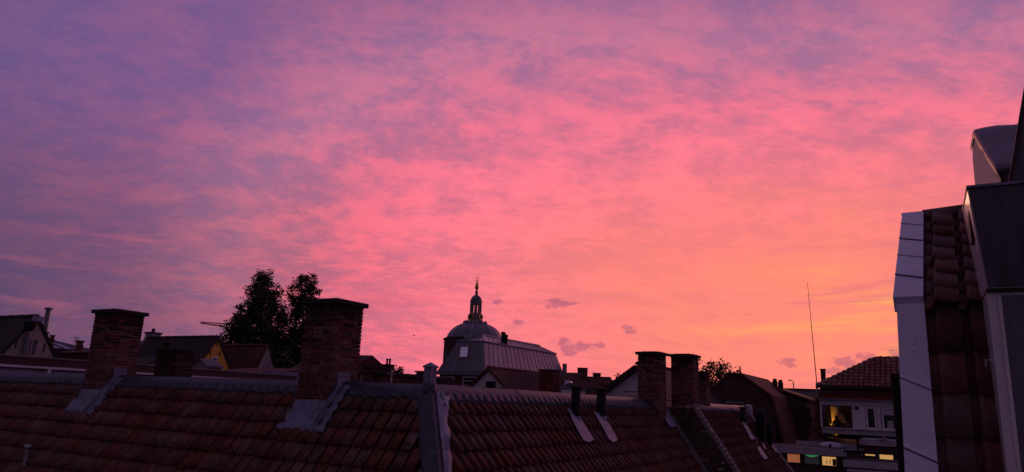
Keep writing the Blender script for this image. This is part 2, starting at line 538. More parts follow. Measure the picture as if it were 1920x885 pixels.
def slope_tiles(o, across, up, nrm, c0, c1, r0, r1, w, r, keep=None, jit=0.006, lift0=0.02):
    # matrices of tiles on a slope whose top corner is o; columns c0..c1 along across, rows r0..r1 downwards
    out = []
    for j in range(r0, r1):
        for i in range(c0, c1):
            x = i * w; d = j * r
            if keep and not keep(x + w / 2, d + r / 2):
                continue
            p = o + across * (x + random.uniform(-jit, jit)) - up * (d + random.uniform(-jit, jit)) + nrm * (lift0 + random.uniform(0, jit))
            a = random.uniform(-0.016, 0.016) * (4.0 if random.random() < 0.05 else 1.0)
            if random.random() < 0.03: p = p - up * random.uniform(0.01, 0.04)
            A2 = across * math.cos(a) + up * math.sin(a); U2 = up * math.cos(a) - across * math.sin(a)
            out.append(frame4(A2, U2, nrm, p))
    return out


# ------------------------------------------------------------------ brickwork
CUBE = MB().box(-.5, .5, -.5, .5, -.5, .5)
CUBEP = (CUBE.v, CUBE.f)


def brick_boxes(x0, x1, y0, y1, z0, z1, course=0.0625, joint=0.011, bl=0.21, bd=0.10):
    out = []
    n = int((z1 - z0) / course)
    for c in range(n):
        za = z0 + c * course + joint; zb = z0 + (c + 1) * course
        odd = c % 2
        for face in range(4):
            fx = face < 2                                    # 0 front -Y, 1 back +Y, 2 right +X, 3 left -X
            a0, a1 = (x0, x1) if fx else (y0, y1)
            full = (fx and not odd) or (not fx and odd)
            if not full: a0, a1 = a0 + bd + joint, a1 - bd - joint
            t = a0
            first = True
            while t < a1 - 0.02:
                ln = (bl if not first or full else bl * 0.5) * random.uniform(0.96, 1.03); first = False
                e = min(t + ln, a1)
                if a1 - e < 0.06: e = a1
                pr = random.uniform(-0.004, 0.005)
                if face == 0: bx = (t, e, y0 - pr, y0 + bd)
                elif face == 1: bx = (t, e, y1 - bd, y1 + pr)
                elif face == 2: bx = (x1 - bd, x1 + pr, t, e)
                else: bx = (x0 - pr, x0 + bd, t, e)
                s = random.uniform(-0.002, 0.002)
                M = Matrix.Translation(((bx[0] + bx[1]) / 2, (bx[2] + bx[3]) / 2, (za + zb) / 2 + s)) @ Matrix.Diagonal((bx[1] - bx[0], bx[3] - bx[2], zb - za, 1))
                out.append((face, M))
                t = e + joint
    return out


def chimney(parent, x0, x1, y0, y1, z0, z1, limit, label=None, bmat='brick', mmat='mortar', cap=0.075, over=0.06, name='chimney', hide_below=None, corbel=True):
    core = MB().box(x0 + 0.012, x1 - 0.012, y0 + 0.012, y1 - 0.012, z0, z1 - 0.004)
    ch = core.build(name, mmat, parent)
    if label: ch['label'] = label
    bb = brick_boxes(x0, x1, y0, y1, z0, z1)
    hb = z0 if hide_below is None else hide_below
    vis = [M for f, M in bb if f in (0, 2) and M.translation.z > hb]
    rest = [M for f, M in bb if not (f in (0, 2) and M.translation.z > hb)]
    me = bpy.data.meshes.new('brick'); me.from_pydata(CUBEP[0], [], CUBEP[1]); me.materials.append(MATS[bmat])
    random.shuffle(vis)
    vis.sort(key=lambda M: -(M.to_scale().x + M.to_scale().y))
    ms_ = bpy.data.meshes.new('brick'); ms_.from_pydata(CUBEP[0], [], CUBEP[1]); ms_.materials.append(MATS['brick_sooty'])
    soot = lambda M: M.translation.z > z1 - 0.06 - 0.75 * random.random() ** 1.5
    for M in vis[:limit]: piece('brick', ms_ if soot(M) else me, ch, M)
    lo_, up_ = [], []
    for M in vis[limit:] + rest: (up_ if soot(M) else lo_).append((CUBEP[0], CUBEP[1], M))
    joined('brickwork', bmat, ch, lo_)
    joined('sooty_brickwork', 'brick_sooty', ch, up_)
    MB().box(x0 + 0.0105, x1 - 0.0105, y0 + 0.0105, y1 - 0.0105, z1 - 0.22, z1 - 0.002).build('sooty_mortar', 'soot_concrete', ch)
    if cap:
        c = MB()
        c.box(x0 - over, x1 + over, y0 - over, y1 + over, z1, z1 + cap)
        c.box(x0 + 0.08, x1 - 0.08, y0 + 0.08, y1 - 0.08, z1 + cap, z1 + cap + 0.02)
        o = c.build('cap_slab', 'soot_concrete', ch)
        bv = o.modifiers.new('b', 'BEVEL'); bv.width = 0.015; bv.segments = 2
    return ch


def crumple(p, amp, f=7.0):
    return Vector(p) + Vector((math.sin(p[1] * f * 1.3 + p[2] * 5.1), math.sin(p[0] * f + p[2] * f * 1.7 + 1.0), math.sin(p[0] * f * 1.2 + p[1] * f + 2.0))) * amp
# ------------------------------------------------------------------ ground
gm = MB(); gm.quad((-3000, -3000, 0), (3000, -3000, 0), (3000, 3000, 0), (-3000, 3000, 0))
tag(gm.build('ground', 'asphalt'), kind='structure')

# ================================================================== the long corner house in front (hipped pantile roof)
AL = R(54); CA, SA, TA = math.cos(AL), math.sin(AL), math.tan(AL)
PX, PY, PZ = -6.47, 8.90, 10.07
TW, TR = 0.22, 0.315
LEFT_END, RIGHT_END = PX - 17.0, PY + 10.65
RUN = 4.3
house = thing('corner_house', 'long corner house in front with red pantile hip roof, lead ridges and tall brick chimneys', 'house', (PX, PY, 0))
EZ = PZ - RUN * TA
P = Vector((PX, PY, PZ))
wl = MB()
wl.prism([(LEFT_END, PY - RUN + .4, 0), (PX + RUN - .4, PY - RUN + .4, 0), (PX + RUN - .4, RIGHT_END, 0), (PX - RUN + .4, RIGHT_END, 0), (PX - RUN + .4, PY + RUN - .4, 0), (LEFT_END, PY + RUN - .4, 0)], (0, 0, EZ + .3))
wl.build('wall', 'brick_far', house)
rf = MB()
A0, A1 = (LEFT_END, PY, PZ), (PX, RIGHT_END, PZ)
rf.quad(A0, (LEFT_END, PY - RUN, EZ), (PX + RUN, PY - RUN, EZ), P)
rf.quad(P, (PX + RUN, PY - RUN, EZ), (PX + RUN, RIGHT_END, EZ), A1)
rf.quad(A0, P, (PX - RUN, PY + RUN, EZ), (LEFT_END, PY + RUN, EZ))
rf.quad(P, A1, (PX - RUN, RIGHT_END, EZ), (PX - RUN, PY + RUN, EZ))
rf.quad(A0, (LEFT_END, PY + RUN, EZ), (LEFT_END, PY - RUN, EZ))
rf.quad(A1, (PX + RUN, RIGHT_END, EZ), (PX - RUN, RIGHT_END, EZ))
roof = rf.build('roof', 'underlay', house)

aL, uL, nL = Vector((1, 0, 0)), Vector((0, CA, SA)), Vector((0, -SA, CA))
aR, uR, nR = Vector((0, 1, 0)), Vector((-CA, 0, SA)), Vector((SA, 0, CA))
o0 = P - uL * 0.04
mL = slope_tiles(o0, aL, uL, nL, -76, 14, 0, 14, TW, TR, keep=lambda x, d: x < (d + .04) * CA - 0.16)
o1 = P - uR * 0.04
mR = slope_tiles(o1, aR, uR, nR, -14, 48, 0, 14, TW, TR, keep=lambda x, d: x > -(d + .04) * CA + 0.20)
# cut away where the chimneys stand
CHB = (-8.87, -8.19); CHA = (-14.92, -14.24)
def clear(M):
    p = M @ Vector((TW / 2, -TR / 2, 0))
    for c in (CHB, CHA):
        if c[0] - .02 < p.x < c[1] + .02 and p.y > PY - .36: return False
    return True
PT = pantile(TW, TR + 0.045)
split_pieces('roof_tile', 'roof_tiling', 'tile', roof, PT, [M for M in mL + mR if clear(M)], 300, smooth=True)

def tprof(x): return tile_section((x / TW) % 1.0)

def ridge_lead(parent, o, across, up, nrm, back_n, x0, x1, low=0.20, sec=1.25, matname='lead_dull', wav=1.0):
    # dressed lead sheets over a ridge, lower edge beaten down over the tiles
    x = x0
    while x < x1 - 0.05:
        e = min(x + sec * random.uniform(0.85, 1.15), x1)
        if x1 - e < 0.3: e = x1
        n = max(4, int((e - x) / 0.028)); rows = []
        zoff = random.uniform(0, 0.008)
        for k in range(n + 1):
            t = x + (e + 0.03 - x) * k / n
            tp = tprof(t); j = random.uniform(-0.004, 0.004)
            lw = low + 0.022 * math.sin(t * 2 * math.pi / TW + .8) * wav + 0.012 * math.sin(t * 5.3)
            c = []
            for (d, h) in ((lw, 0.052 + tp * 0.9), (lw - 0.025, 0.066 + tp * 0.95), (low * 0.62, 0.082 + tp * 0.45), (low * 0.30, 0.092 + tp * 0.15), (0.045, 0.098)):
                c.append(o + across * t - up * d + nrm * (h + zoff + j * (d > .1)))
            top = o + across * t + Vector((0, 0, 0.125 + zoff + 0.004 * math.sin(t * 3.1)))
            c.append(top)
            ub = Vector((-up.x, -up.y, up.z)) * -1
            c.append(o + across * t + ub * 0.05 + back_n * 0.098)
            c.append(o + across * t + ub * 0.22 + back_n * 0.07)
            rows.append(c)
        MB().grid(rows).build('lead_sheet', matname, parent, smooth=True, thick=0.004)
        x = e

bL = Vector((0, SA, CA)); bR = Vector((-SA, 0, CA))
ridge_lead(roof, P, aL, uL, nL, bL, LEFT_END - PX, CHA[0] - PX - .02)
ridge_lead(roof, P, aL, uL, nL, bL, CHA[1] - PX + .02, CHB[0] - PX - .02)
ridge_lead(roof, P, aL, uL, nL, bL, CHB[1] - PX + .02, -0.02)
ridge_lead(roof, P, aR, uR, nR, bR, 0.02, RIGHT_END - PY - .02, low=0.22, wav=1.4)
# hip covering
def hip_point(k): return Vector((PX + k, PY - k, PZ - k * TA))
k = 0.03
while k < 2.6:
    e = min(k + random.uniform(0.5, 0.75), 2.62); rows = []; flap = []
    n = int((e - k) / 0.03) + 2
    for i in range(n):
        q = k + (e + .02 - k) * i / (n - 1); h = hip_point(q)
        nf = Vector((SA * .7, -SA * .7, CA * 1.2)).normalized()
        wl_ = 0.21 + 0.012 * math.sin(q * 14) + random.uniform(-.004, .004)
        wr_ = 0.30 + 0.05 * math.sin(q * 5.5 + 1) + 0.03 * math.sin(q * 13)
        cr = 0.010 * math.sin(q * 17 + 1.3)
        rows.append([h - aL * wl_ + nL * (.085 + .008 * math.sin(q * 22)), h - aL * wl_ * .6 + nL * (.088 + cr * .3), h - aL * .075 + nL * .085,
                     h - aL * .04 + nf * .10, h + nf * .118, h + aR * .04 + nf * .10, h + aR * .075 + nR * .09])
        c2 = .016 * math.sin(q * 11 + 2) + .010 * math.sin(q * 27)
        flap.append([h + aR * .05 + nR * .10, h + aR * .10 + nR * (.105 + c2), h + aR * wr_ * .45 + nR * (.11 - c2 * 1.3), h + aR * wr_ * .62 + nR * (.12 + c2 * 1.5), h + aR * wr_ * .82 + nR * (.105 - c2 * 1.4), h + aR * (wr_ + .03 * math.sin(q * 31)) + nR * (.085 + .026 * math.sin(q * 19))])
    MB().grid(rows).build('hip_lead', 'lead_dull', roof, smooth=True, thick=0.004)
    MB().grid(flap).build('hip_flap', 'lead_pale', roof, smooth=True, thick=0.004)
    k = e
# lead collar and the little lead-clad post on the corner
col_ = MB()
for i, (dx1, dz1, dx2, dz2) in enumerate([(0, 0, 0, 0)]):
    b = .115
    col_.lathe((PX, PY, PZ + .02), [(.13, -.06), (.115, .03), (.10, .09), (.09, .12)], 16)
col_.build('lead_collar', 'lead_dull', roof, smooth=True)
post = MB().box(PX - .07, PX + .07, PY - .07, PY + .07, PZ + .10, PZ + .37).build('finial_post', 'lead', roof)
MB().prism([(PX - .088, PY - .088, PZ + .37), (PX + .088, PY - .088, PZ + .37), (PX + .088, PY + .088, PZ + .37), (PX - .088, PY + .088, PZ + .37)], (0, 0, .025)).build('post_rim', 'lead', post)
pc = MB(); top = (PX, PY, PZ + .455); q4 = [(PX - .084, PY - .084, PZ + .396), (PX + .084, PY - .084, PZ + .396), (PX + .084, PY + .084, PZ + .396), (PX - .084, PY + .084, PZ + .396)]
for i in range(4): pc.quad(q4[i], q4[(i + 1) % 4], top)
pc.build('post_cap', 'lead', post)
MB().box(PX + .065, PX + .077, PY - .077, PY - .065, PZ + .11, PZ + .37).build('post_seam', 'lead_pale', post)

# chimneys on the left ridge
def ridge_chimney(cx, limit, label):
    x0, x1 = cx
    c = chimney(house, x0, x1, PY - .33, PY + .33, 9.50, 11.44, limit, label, hide_below=9.72)
    # lead: front apron with upstand, side strip climbing to the ridge
    zf = PZ - .33 * TA
    f = MB(); rows = []
    n = 26
    for i in range(n + 1):
        x = x0 - .13 + (x1 - x0 + .14) * i / n
        d0 = .33 / CA
        pf = lambda d, h: P + Vector((x - PX, 0, 0)) - uL * d + nL * h
        lowd = d0 + .30 + .02 * math.sin((x - PX) * 2 * math.pi / TW + .8) + .01 * math.sin(x * 9)
        up_y = PY - .345
        rows.append([pf(lowd, .055 + tprof(x - PX) * .9), pf(lowd - .03, .07 + tprof(x - PX) * .9), pf(d0 + .16, .09 + .006 * math.sin(x * 23)), pf(d0 + .05, .095), Vector((x, up_y - .012, zf + .12)),
                     Vector((x, up_y, zf + .28 + .006 * math.sin(x * 11)))] if x0 - .012 <= x <= x1 + .02 else
                    [pf(lowd, .055 + tprof(x - PX) * .9), pf(lowd - .03, .07 + tprof(x - PX) * .9), pf(d0 + .16, .088), pf(d0 + .10, .092), pf(d0 + .04, .09), pf(d0 - .02, .088)])
    f.grid(rows).build('lead_apron', 'lead', c, smooth=True, thick=.004)
    s = MB(); rows = []
    for i in range(18):
        d = .33 / CA + .315 - i * .0525; ww = .21 + .025 * math.sin(i * 1.7)
        b = P + Vector((x1 - PX, 0, 0)) - uL * d
        rows.append([b + aL * ww + nL * (.105 + .008 * math.sin(i * 2.1)), b + aL * (ww * .5) + nL * .115, b + aL * .03 + nL * .092, b + aL * .010 + nL * .10 + Vector((0, 0, .10)), b + aL * .012 + nL * .10 + Vector((0, 0, .13 + .02 * math.sin(i * .9)))])
    s.grid(rows).build('side_flashing', 'lead', c, smooth=True, thick=.004)
    t = MB().box(x1 + .004, x1 + .016, PY - .16, PY + .13, PZ + .08, PZ + .27)
    t.build('ridge_tab', 'lead', c)
    return c
chB = ridge_chimney(CHB, 170, 'tall brick chimney with pale mortar joints')
chA = ridge_chimney(CHA, 0, 'tall soot-dark brick chimney near the left end')
# chimney at the far end of the right ridge
c0 = onY(1196, 700, PY + 9.75); c1 = onY(1236, 700, PY + 9.75)
chC = chimney(house, c0.x, c0.x + .60, PY + 9.75, PY + 10.34, 9.4, 11.36, 110, 'brick chimney at the far right end of the ridge', hide_below=9.9)
# lower stack behind the left ridge
c0 = onY(291, 680, PY + 1.3); c1 = onY(335, 680, PY + 1.3)
lz = onY(300, 652, PY + 1.3).z
chS = chimney(house, c0.x, c1.x - .12, PY + 1.3, PY + 1.75, 8.6, lz - .06, 0, 'low dark stack behind the ridge', bmat='brick_dark', cap=.06, over=.03)
pc_ = onY(311, 652, PY + 1.5)
MB().lathe((pc_.x, PY + 1.52, lz), [(.11, 0), (.10, .04), (.085, .10), (.105, .11), (.10, .14), (.05, .15)], 14).build('chimney_pot', 'soot_concrete', chS, smooth=True)

def on_plane(u, v, p0, n):
    d = ray(u, v); return EYE + d * ((Vector(p0) - EYE).dot(n) / d.dot(n))

def lead_patch(parent, px, p0, n, name='lead_patch', lift=.125, matname='lead_pale', th=.006):
    m_ = MB(); pts = [on_plane(u, v, p0, n) + n * lift for u, v in px]
    # fan around centre with slight waves
    c = sum(pts, Vector()) / len(pts) + n * .01
    for i in range(len(pts)):
        m_.quad(pts[i], pts[(i + 1) % len(pts)], c)
    return m_.build(name, matname, parent, thick=th)

def vent(label_, u, vt, vb, lead, p0, n, parent, r=.095, matname='black_metal'):
    b = on_plane(u, vb, p0, n)
    t = onX(u - 1, vt, b.x)
    h = t.z - b.z
    vp = MB().tube([b - Vector((0, 0, .25)), b + Vector((0, 0, h))], r, 20).build('vent_pipe', matname, parent, smooth=False)
    vp.data.polygons.foreach_set('use_smooth', [len(p.vertices) == 4 for p in vp.data.polygons])
    MB().lathe(b + Vector((0, 0, h)), [(r * .7, -.01), (r * 1.45, .0), (r * 1.5, .02), (r * 1.1, .05), (r * .4, .062)], 20).build('cowl', 'soot_concrete', vp, smooth=True)
    MB().lathe(b, [(r * 1.25, -.25), (r * 1.16, .10), (r * 1.12, .17)], 20).build('sleeve', 'lead', vp, smooth=True)
    if lead: lead_patch(vp, lead, p0, n, 'lead_slate')
    return vp
vent('', 1079, 727, 797, [(1055, 772), (1066, 775), (1072, 778), (1082, 795), (1091, 808), (1105, 831), (1096, 836), (1086, 833), (1079, 822), (1066, 797)], P, nR, roof)
vent('', 1127, 731, 795, [(1104, 777), (1112, 780), (1122, 786), (1133, 800), (1140, 812), (1150, 831), (1142, 836), (1132, 828), (1121, 806)], P, nR, roof, r=.105)
lead_patch(roof, [(1219, 748), (1231, 751), (1240, 768), (1250, 783), (1262, 803), (1253, 806), (1247, 803), (1240, 789), (1232, 776), (1226, 760)], P, nR, 'lead_patch')
# small grey vent low on the left slope
b = on_plane(45, 884, P, nL); vp = MB().tube([b - Vector((0, 0, .2)), b + Vector((0, 0, .42))], .05, 12).build('small_vent', 'grey_metal', roof)
MB().lathe(b + Vector((0, 0, .42)), [(.05, -.01), (.085, .0), (.08, .05), (.03, .07)], 14).build('cowl', 'grey_metal', vp, smooth=True)

# ================================================================== neighbour with the tumbled brick gable
YG = PY + 11.1
X2, Z2 = -5.86, 10.03
Y2E = 27.9
nb = thing('brick_gable_house', 'house behind the corner house with patterned brick gable edge, chimney and dark vent cowls', 'house', (X2, YG, 0))
zc = lambda x: 10.07 - 1.5 * (x + 5.55)
zl = lambda x: 10.0 - 1.5 * (x + 6.307) - .03
XE = X2 + 4.6; EZ2 = Z2 - 4.6 * TA
gw = MB()
gw.prism([(X2 - 4.6, YG, 0), (XE + .35, YG, 0), (XE + .35, YG, zc(XE + .35)), (-5.56, YG, zc(-5.56)), (-6.17, YG, 10.07), (X2 - 4.6, YG, EZ2)], (0, .22, 0))
gable = gw.build('gable_wall', 'mortar_light', nb)
MB().box(X2 - 4.4, XE - .2, YG + .22, Y2E, 0, EZ2 + .2).build('wall', 'brick_far', nb)
r2 = MB()
P2 = Vector((X2, YG + .22, Z2)); Q2 = Vector((X2, Y2E, Z2))
r2.quad(P2, (XE, YG + .22, EZ2), (XE, Y2E, EZ2), Q2)
r2.quad(P2, Q2, (X2 - 4.6, Y2E, EZ2), (X2 - 4.6, YG + .22, EZ2))
r2.quad(Q2, (XE, Y2E, EZ2), (X2 - 4.6, Y2E, EZ2))
roof2 = r2.build('roof', 'underlay', nb)
m2 = slope_tiles(P2 - uR * .03, aR, uR, nR, 0, 35, 0, 13, TW, TR, keep=lambda x, d: x < Y2E - YG - .35)
split_pieces('roof_tile', 'roof_tiling', 'tile', roof2, PT, m2, 0, smooth=True)
ridge_lead(roof2, P2, aR, uR, nR, bR, 0.0, Y2E - YG - .3, low=.20, wav=1.5)
# verge board at the far end of that roof
vb_ = MB().prism([Q2 + nR * .10, Q2 + nR * -.12, Q2 - uR * 6.5 - nR * .12, Q2 - uR * 6.5 + nR * .10], (0, .09, 0)).build('verge_board', 'white_dull', roof2)
# tumbled brickwork on the strip of gable that shows above the corner house
sl = Vector((1, 0, -1.5)).normalized(); nn = Vector((1.5, 0, 1)).normalized()
def inband(x, z): return z < zc(x) - .035 and z > zl(x) - .22 and x > -6.4 and z < 10.02 and z > 5.6
def wedge(x, z):
    s_ = (Vector((x, 0, z)) - Vector((-5.55, 0, 10.07))).dot(sl); d = -(Vector((x, 0, z)) - Vector((-5.55, 0, 10.07))).dot(nn)
    q = (s_ / 0.80) % 1.0
    return d < 0.62 * (1 - abs(2 * q - 1)) * 1.25
mb_me = bpy.data.meshes.new('brick'); mb_me.from_pydata(CUBEP[0], [], CUBEP[1]); mb_me.materials.append(MATS['brick_dark'])
bl = []
for c in range(0, 74):
    z = 10.02 - c * .062 - .03; t = -6.5 + (c % 2) * .11
    while t < -2:
        x = t + .1
        if inband(x, z) and not wedge(x, z):
            bl.append(Matrix.Translation((x, YG - .002 + random.uniform(-.004, .004), z)) @ Matrix.Diagonal((.196, .05, .044, 1)))
        t += .212
th = math.atan2(nn.z, nn.x)
for c in range(-3, 110):
    s_ = c * .062; k = 0
    for k in range(0, 6):
        d = .10 + k * .212 - (c % 2) * .10 + .03
        p = Vector((-5.55, 0, 10.07)) + sl * s_ - nn * d
        if inband(p.x, p.z) and wedge(p.x, p.z):
            bl.append(Matrix.Translation((p.x, YG - .006 + random.uniform(-.004, .004), p.z)) @ Matrix.Rotation(-th, 4, 'Y') @ Matrix.Diagonal((.196, .05, .044, 1)))
scored = sorted(bl, key=lambda M: -M.translation.z)
for M in scored[:190]: piece('brick', mb_me, gable, M)
joined('brickwork', 'brick_dark', gable, [(CUBEP[0], CUBEP[1], M) for M in scored[190:]])
# coping along the gable and cement fillet along the roof junction
s_ = -.02
while s_ < 4.6:
    L_ = random.uniform(.85, 1.05)
    p = Vector((-5.55, YG - .05, 10.07)) + sl * s_
    MB().prism([p - nn * .045, p + nn * .035, p + nn * .035 + sl * (L_ - .012), p - nn * .045 + sl * (L_ - .012)], (0, .32, 0)).build('coping_stone', 'stone', gable)
    s_ += L_
p = Vector((-6.33, YG - .10, zl(-6.33)))
MB().prism([p - nn * .05, p + nn * .05, p + nn * .05 + sl * 4.2, p - nn * .05 + sl * 4.2], (0, .10, 0)).build('cement_fillet', 'stone', gable)
chD = chimney(nb, -6.17, -5.56, YG - .002, YG + .66, 9.2, 11.40, 110, 'brick chimney standing on the patterned gable', hide_below=9.7)
# smaller stack just behind
c0 = onY(1307, 730, YG + 2.2); c1 = onY(1323, 730, YG + 2.2); zt = onY(1315, 699, YG + 2.2).z
chE = chimney(nb, c0.x, c1.x, YG + 2.2, YG + 2.75, 9.0, zt, 40, 'smaller stack behind the gable chimney', over=.03, cap=.05)
# iron straps / brackets on the gable chimney
MB().box(-6.6, -5.6, YG - .05, YG - .035, 10.32, 10.335).box(-6.6, -5.9, YG - .05, YG - .035, 10.17, 10.185).box(-6.55, -6.53, YG - .05, YG - .03, 9.9, 10.42).build('iron_bracket', 'black_metal', chD)
MB().box(-5.86, -5.835, YG - .06, YG - .035, 9.35, 10.0).build('wall_anchor', 'black_metal', gable)
# vents and cowls
vent('', 1394, 766, 802, [(1385, 794), (1391, 796), (1398, 806), (1404, 818), (1411, 827), (1403, 828), (1396, 816)], P2, nR, roof2, r=.10)
b = onX(1404, 778, X2 + .1)
pot = MB().lathe((b.x, b.y, b.z - .25), [(.16, 0), (.14, .2), (.13, .22), (.13, .30), (.155, .31), (.155, .33), (.13, .34), (.13, .42), (.155, .43), (.155, .45), (.13, .46), (.12, .56), (.15, .58), (.04, .63)], 16).build('louvred_pot', 'grey_metal', roof2)
def cowl(u, vt, vb, w):
    b = on_plane(u, vb, P2, nR); t = onX(u, vt, b.x); h = t.z - b.z; r = w / 2
    c = MB().lathe(b - Vector((0, 0, .3)), [(r * .62, 0), (r * .62, .3 + h * .32), (r * .98, .3 + h * .38), (r, .3 + h * .5), (r, .3 + h * .8), (r * .92, .3 + h * .92), (r * .55, .3 + h * 1.0), (r * .15, .3 + h * 1.02)], 18).build('vent_cowl', 'black_metal', roof2, smooth=True)
    c.data.polygons.foreach_set('use_smooth', [len(p.vertices) == 4 for p in c.data.polygons])
    for k in range(5):
        MB().lathe(b, [(r * 1.0, h * (.5 + k * .065)), (r * 1.08, h * (.505 + k * .065)), (r * 1.08, h * (.515 + k * .065)), (r, h * (.52 + k * .065))], 18).build('louvre_ring', 'black_metal', c)
    return c
cowl(1428, 769, 836, .34)
cowl(1444, 790, 842, .26)
lead_patch(roof2, [(1414, 843), (1419, 841), (1428, 855), (1434, 862), (1428, 866), (1420, 855)], P2, nR)
lead_patch(roof2, [(1423, 832), (1427, 836), (1431, 846), (1427, 845)], P2, nR)
b = on_plane(1419, 845, P2, nR); MB().tube([b, b + Vector((0, 0, .42))], .025, 8).build('vent_rod', 'grey_metal', roof2)
lead_patch(roof2, [(1440, 838), (1443, 838), (1452, 850), (1450, 852)], P2, nR)
# ================================================================== generic pieces for the houses behind
def window(parent, face, c, a0, a1, z0, z1, fw=.07, fmat='white', gmat='glass_dark', mull=0, proud=.05, sill=True, bars=0):
    # face 'y': wall plane y=c looking to -Y, a along X; face 'x': wall plane x=c looking to +X, a along Y
    def bx(m_, p0, p1, q0, q1, d0, d1):
        if face == 'y': m_.box(p0, p1, c - d1, c - d0, q0, q1)
        else: m_.box(c + d0, c + d1, p0, p1, q0, q1)
    f = MB()
    bx(f, a0, a0 + fw, z0, z1, .002, proud); bx(f, a1 - fw, a1, z0, z1, .002, proud)
    bx(f, a0 + fw, a1 - fw, z0, z0 + fw, .002, proud); bx(f, a0 + fw, a1 - fw, z1 - fw, z1, .002, proud)
    for k in range(mull):
        x = a0 + (a1 - a0) * (k + 1) / (mull + 1); bx(f, x - fw * .4, x + fw * .4, z0 + fw, z1 - fw, .002, proud * .9)
    for k in range(bars):
        z = z0 + (z1 - z0) * (k + 1) / (bars + 1); bx(f, a0 + fw, a1 - fw, z - fw * .3, z + fw * .3, .003, proud * .8)
    w = f.build('window', fmat, parent)
    p = MB(); bx(p, a0 + fw * .9, a1 - fw * .9, z0 + fw * .9, z1 - fw * .9, .004, .015)
    p.build('pane', gmat, w)
    if sill:
        s = MB(); bx(s, a0 - fw * .6, a1 + fw * .6, z0 - fw, z0 - .003, .002, proud * 2.2); s.build('sill', fmat, w)
    return w


def gable_roof(parent, face, apex, half, slope, length, roofmat, over=.25, th=.14, name='roof', ridge_mat=None, verge=.12):
    # two slabs; face 'x': ridge runs from apex towards -X, face 'y': towards +Y
    o = []
    m_ = MB()
    for sgn in (-1, 1):
        h = half + over
        dn = Vector((0, sgn, -slope)).normalized() if face == 'x' else Vector((sgn, 0, -slope)).normalized()
        nrm = Vector((0, sgn * slope, 1)).normalized() if face == 'x' else Vector((sgn * slope, 0, 1)).normalized()
        ln = h * math.sqrt(1 + slope * slope)
        st = Vector((verge, 0, 0)) if face == 'x' else Vector((0, -verge, 0))
        run = Vector((-(length + 2 * verge), 0, 0)) if face == 'x' else Vector((0, length + 2 * verge, 0))
        a = apex + st + nrm * .02
        m_.prism([a, a + nrm * th, a + nrm * th + dn * ln, a + dn * ln], run)
    r = m_.build(name, roofmat, parent)
    if ridge_mat:
        run = Vector((-(length + 2 * verge), 0, 0)) if face == 'x' else Vector((0, length + 2 * verge, 0))
        st = apex + (Vector((verge, 0, 0)) if face == 'x' else Vector((0, -verge, 0))) + Vector((0, 0, th * 1.2))
        n = max(2, int(run.length / .42))
        rc = MB().tube([Vector((0, 0, 0)), run / n * 1.04], .11, 8)
        me = rc.mesh('ridge_cap', ridge_mat)
        for k in range(n): piece('ridge_cap', me, r, Matrix.Translation(st + run / n * k + Vector((0, 0, .012 * (k % 2)))))
    return r


def gable_house(name, label, face, apex_px, D, fl, fr, length, wallmat, roofmat, drop=3.0, over=.25, ridge_mat='tile_dark', verge=.12, group=None, th=.14):
    ap = onD(apex_px[0], apex_px[1], D)
    if face == 'x':
        L = onX(*fl, ap.x); Rr = onX(*fr, ap.x)
        half = (abs(L.y - ap.y) + abs(Rr.y - ap.y)) / 2
    else:
        L = onY(*fl, ap.y); Rr = onY(*fr, ap.y)
        half = (abs(L.x - ap.x) + abs(Rr.x - ap.x)) / 2
    slope = (ap.z - (L.z + Rr.z) / 2) / half
    half2 = half + drop / slope; ze = ap.z - half2 * slope
    root = thing(name, label, 'house', (ap.x, ap.y, 0), group)
    if face == 'x':
        poly = [(ap.x, ap.y - half2, 0), (ap.x, ap.y + half2, 0), (ap.x, ap.y + half2, ze), (ap.x, ap.y, ap.z), (ap.x, ap.y - half2, ze)]
        MB().prism(poly, (-length, 0, 0)).build('wall', wallmat, root)
    else:
        poly = [(ap.x - half2, ap.y, 0), (ap.x + half2, ap.y, 0), (ap.x + half2, ap.y, ze), (ap.x, ap.y, ap.z), (ap.x - half2, ap.y, ze)]
        MB().prism(poly, (0, length, 0)).build('wall', wallmat, root)
    r = gable_roof(root, face, ap, half2, slope, length, roofmat, over, ridge_mat=ridge_mat, verge=verge, th=th)
    return root, ap, slope, half2, r


def simple_stack(parent, x0, x1, y0, y1, z0, z1, m_='brick_far', cap=.08, over=.05, pots=0, name='chimney', potmat='soot_concrete', poth=.35):
    c = MB().box(x0, x1, y0, y1, z0, z1).box(x0 - over * .5, x1 + over * .5, y0 - over * .5, y1 + over * .5, z1 - .25, z1 - .16).build(name, m_, parent)
    if cap: MB().box(x0 - over, x1 + over, y0 - over, y1 + over, z1 + .001, z1 + cap).build('cap_slab', 'soot_concrete', c)
    for k in range(pots):
        x = x0 + (x1 - x0) * (k + .5) / pots; r = min((x1 - x0) / pots, y1 - y0) * .32
        MB().lathe((x, (y0 + y1) / 2, z1 + cap), [(r, 0), (r * .85, poth * .7), (r * 1.15, poth * .75), (r * 1.15, poth * .9), (r * .7, poth)], 12).build('chimney_pot', potmat, c)
    return c


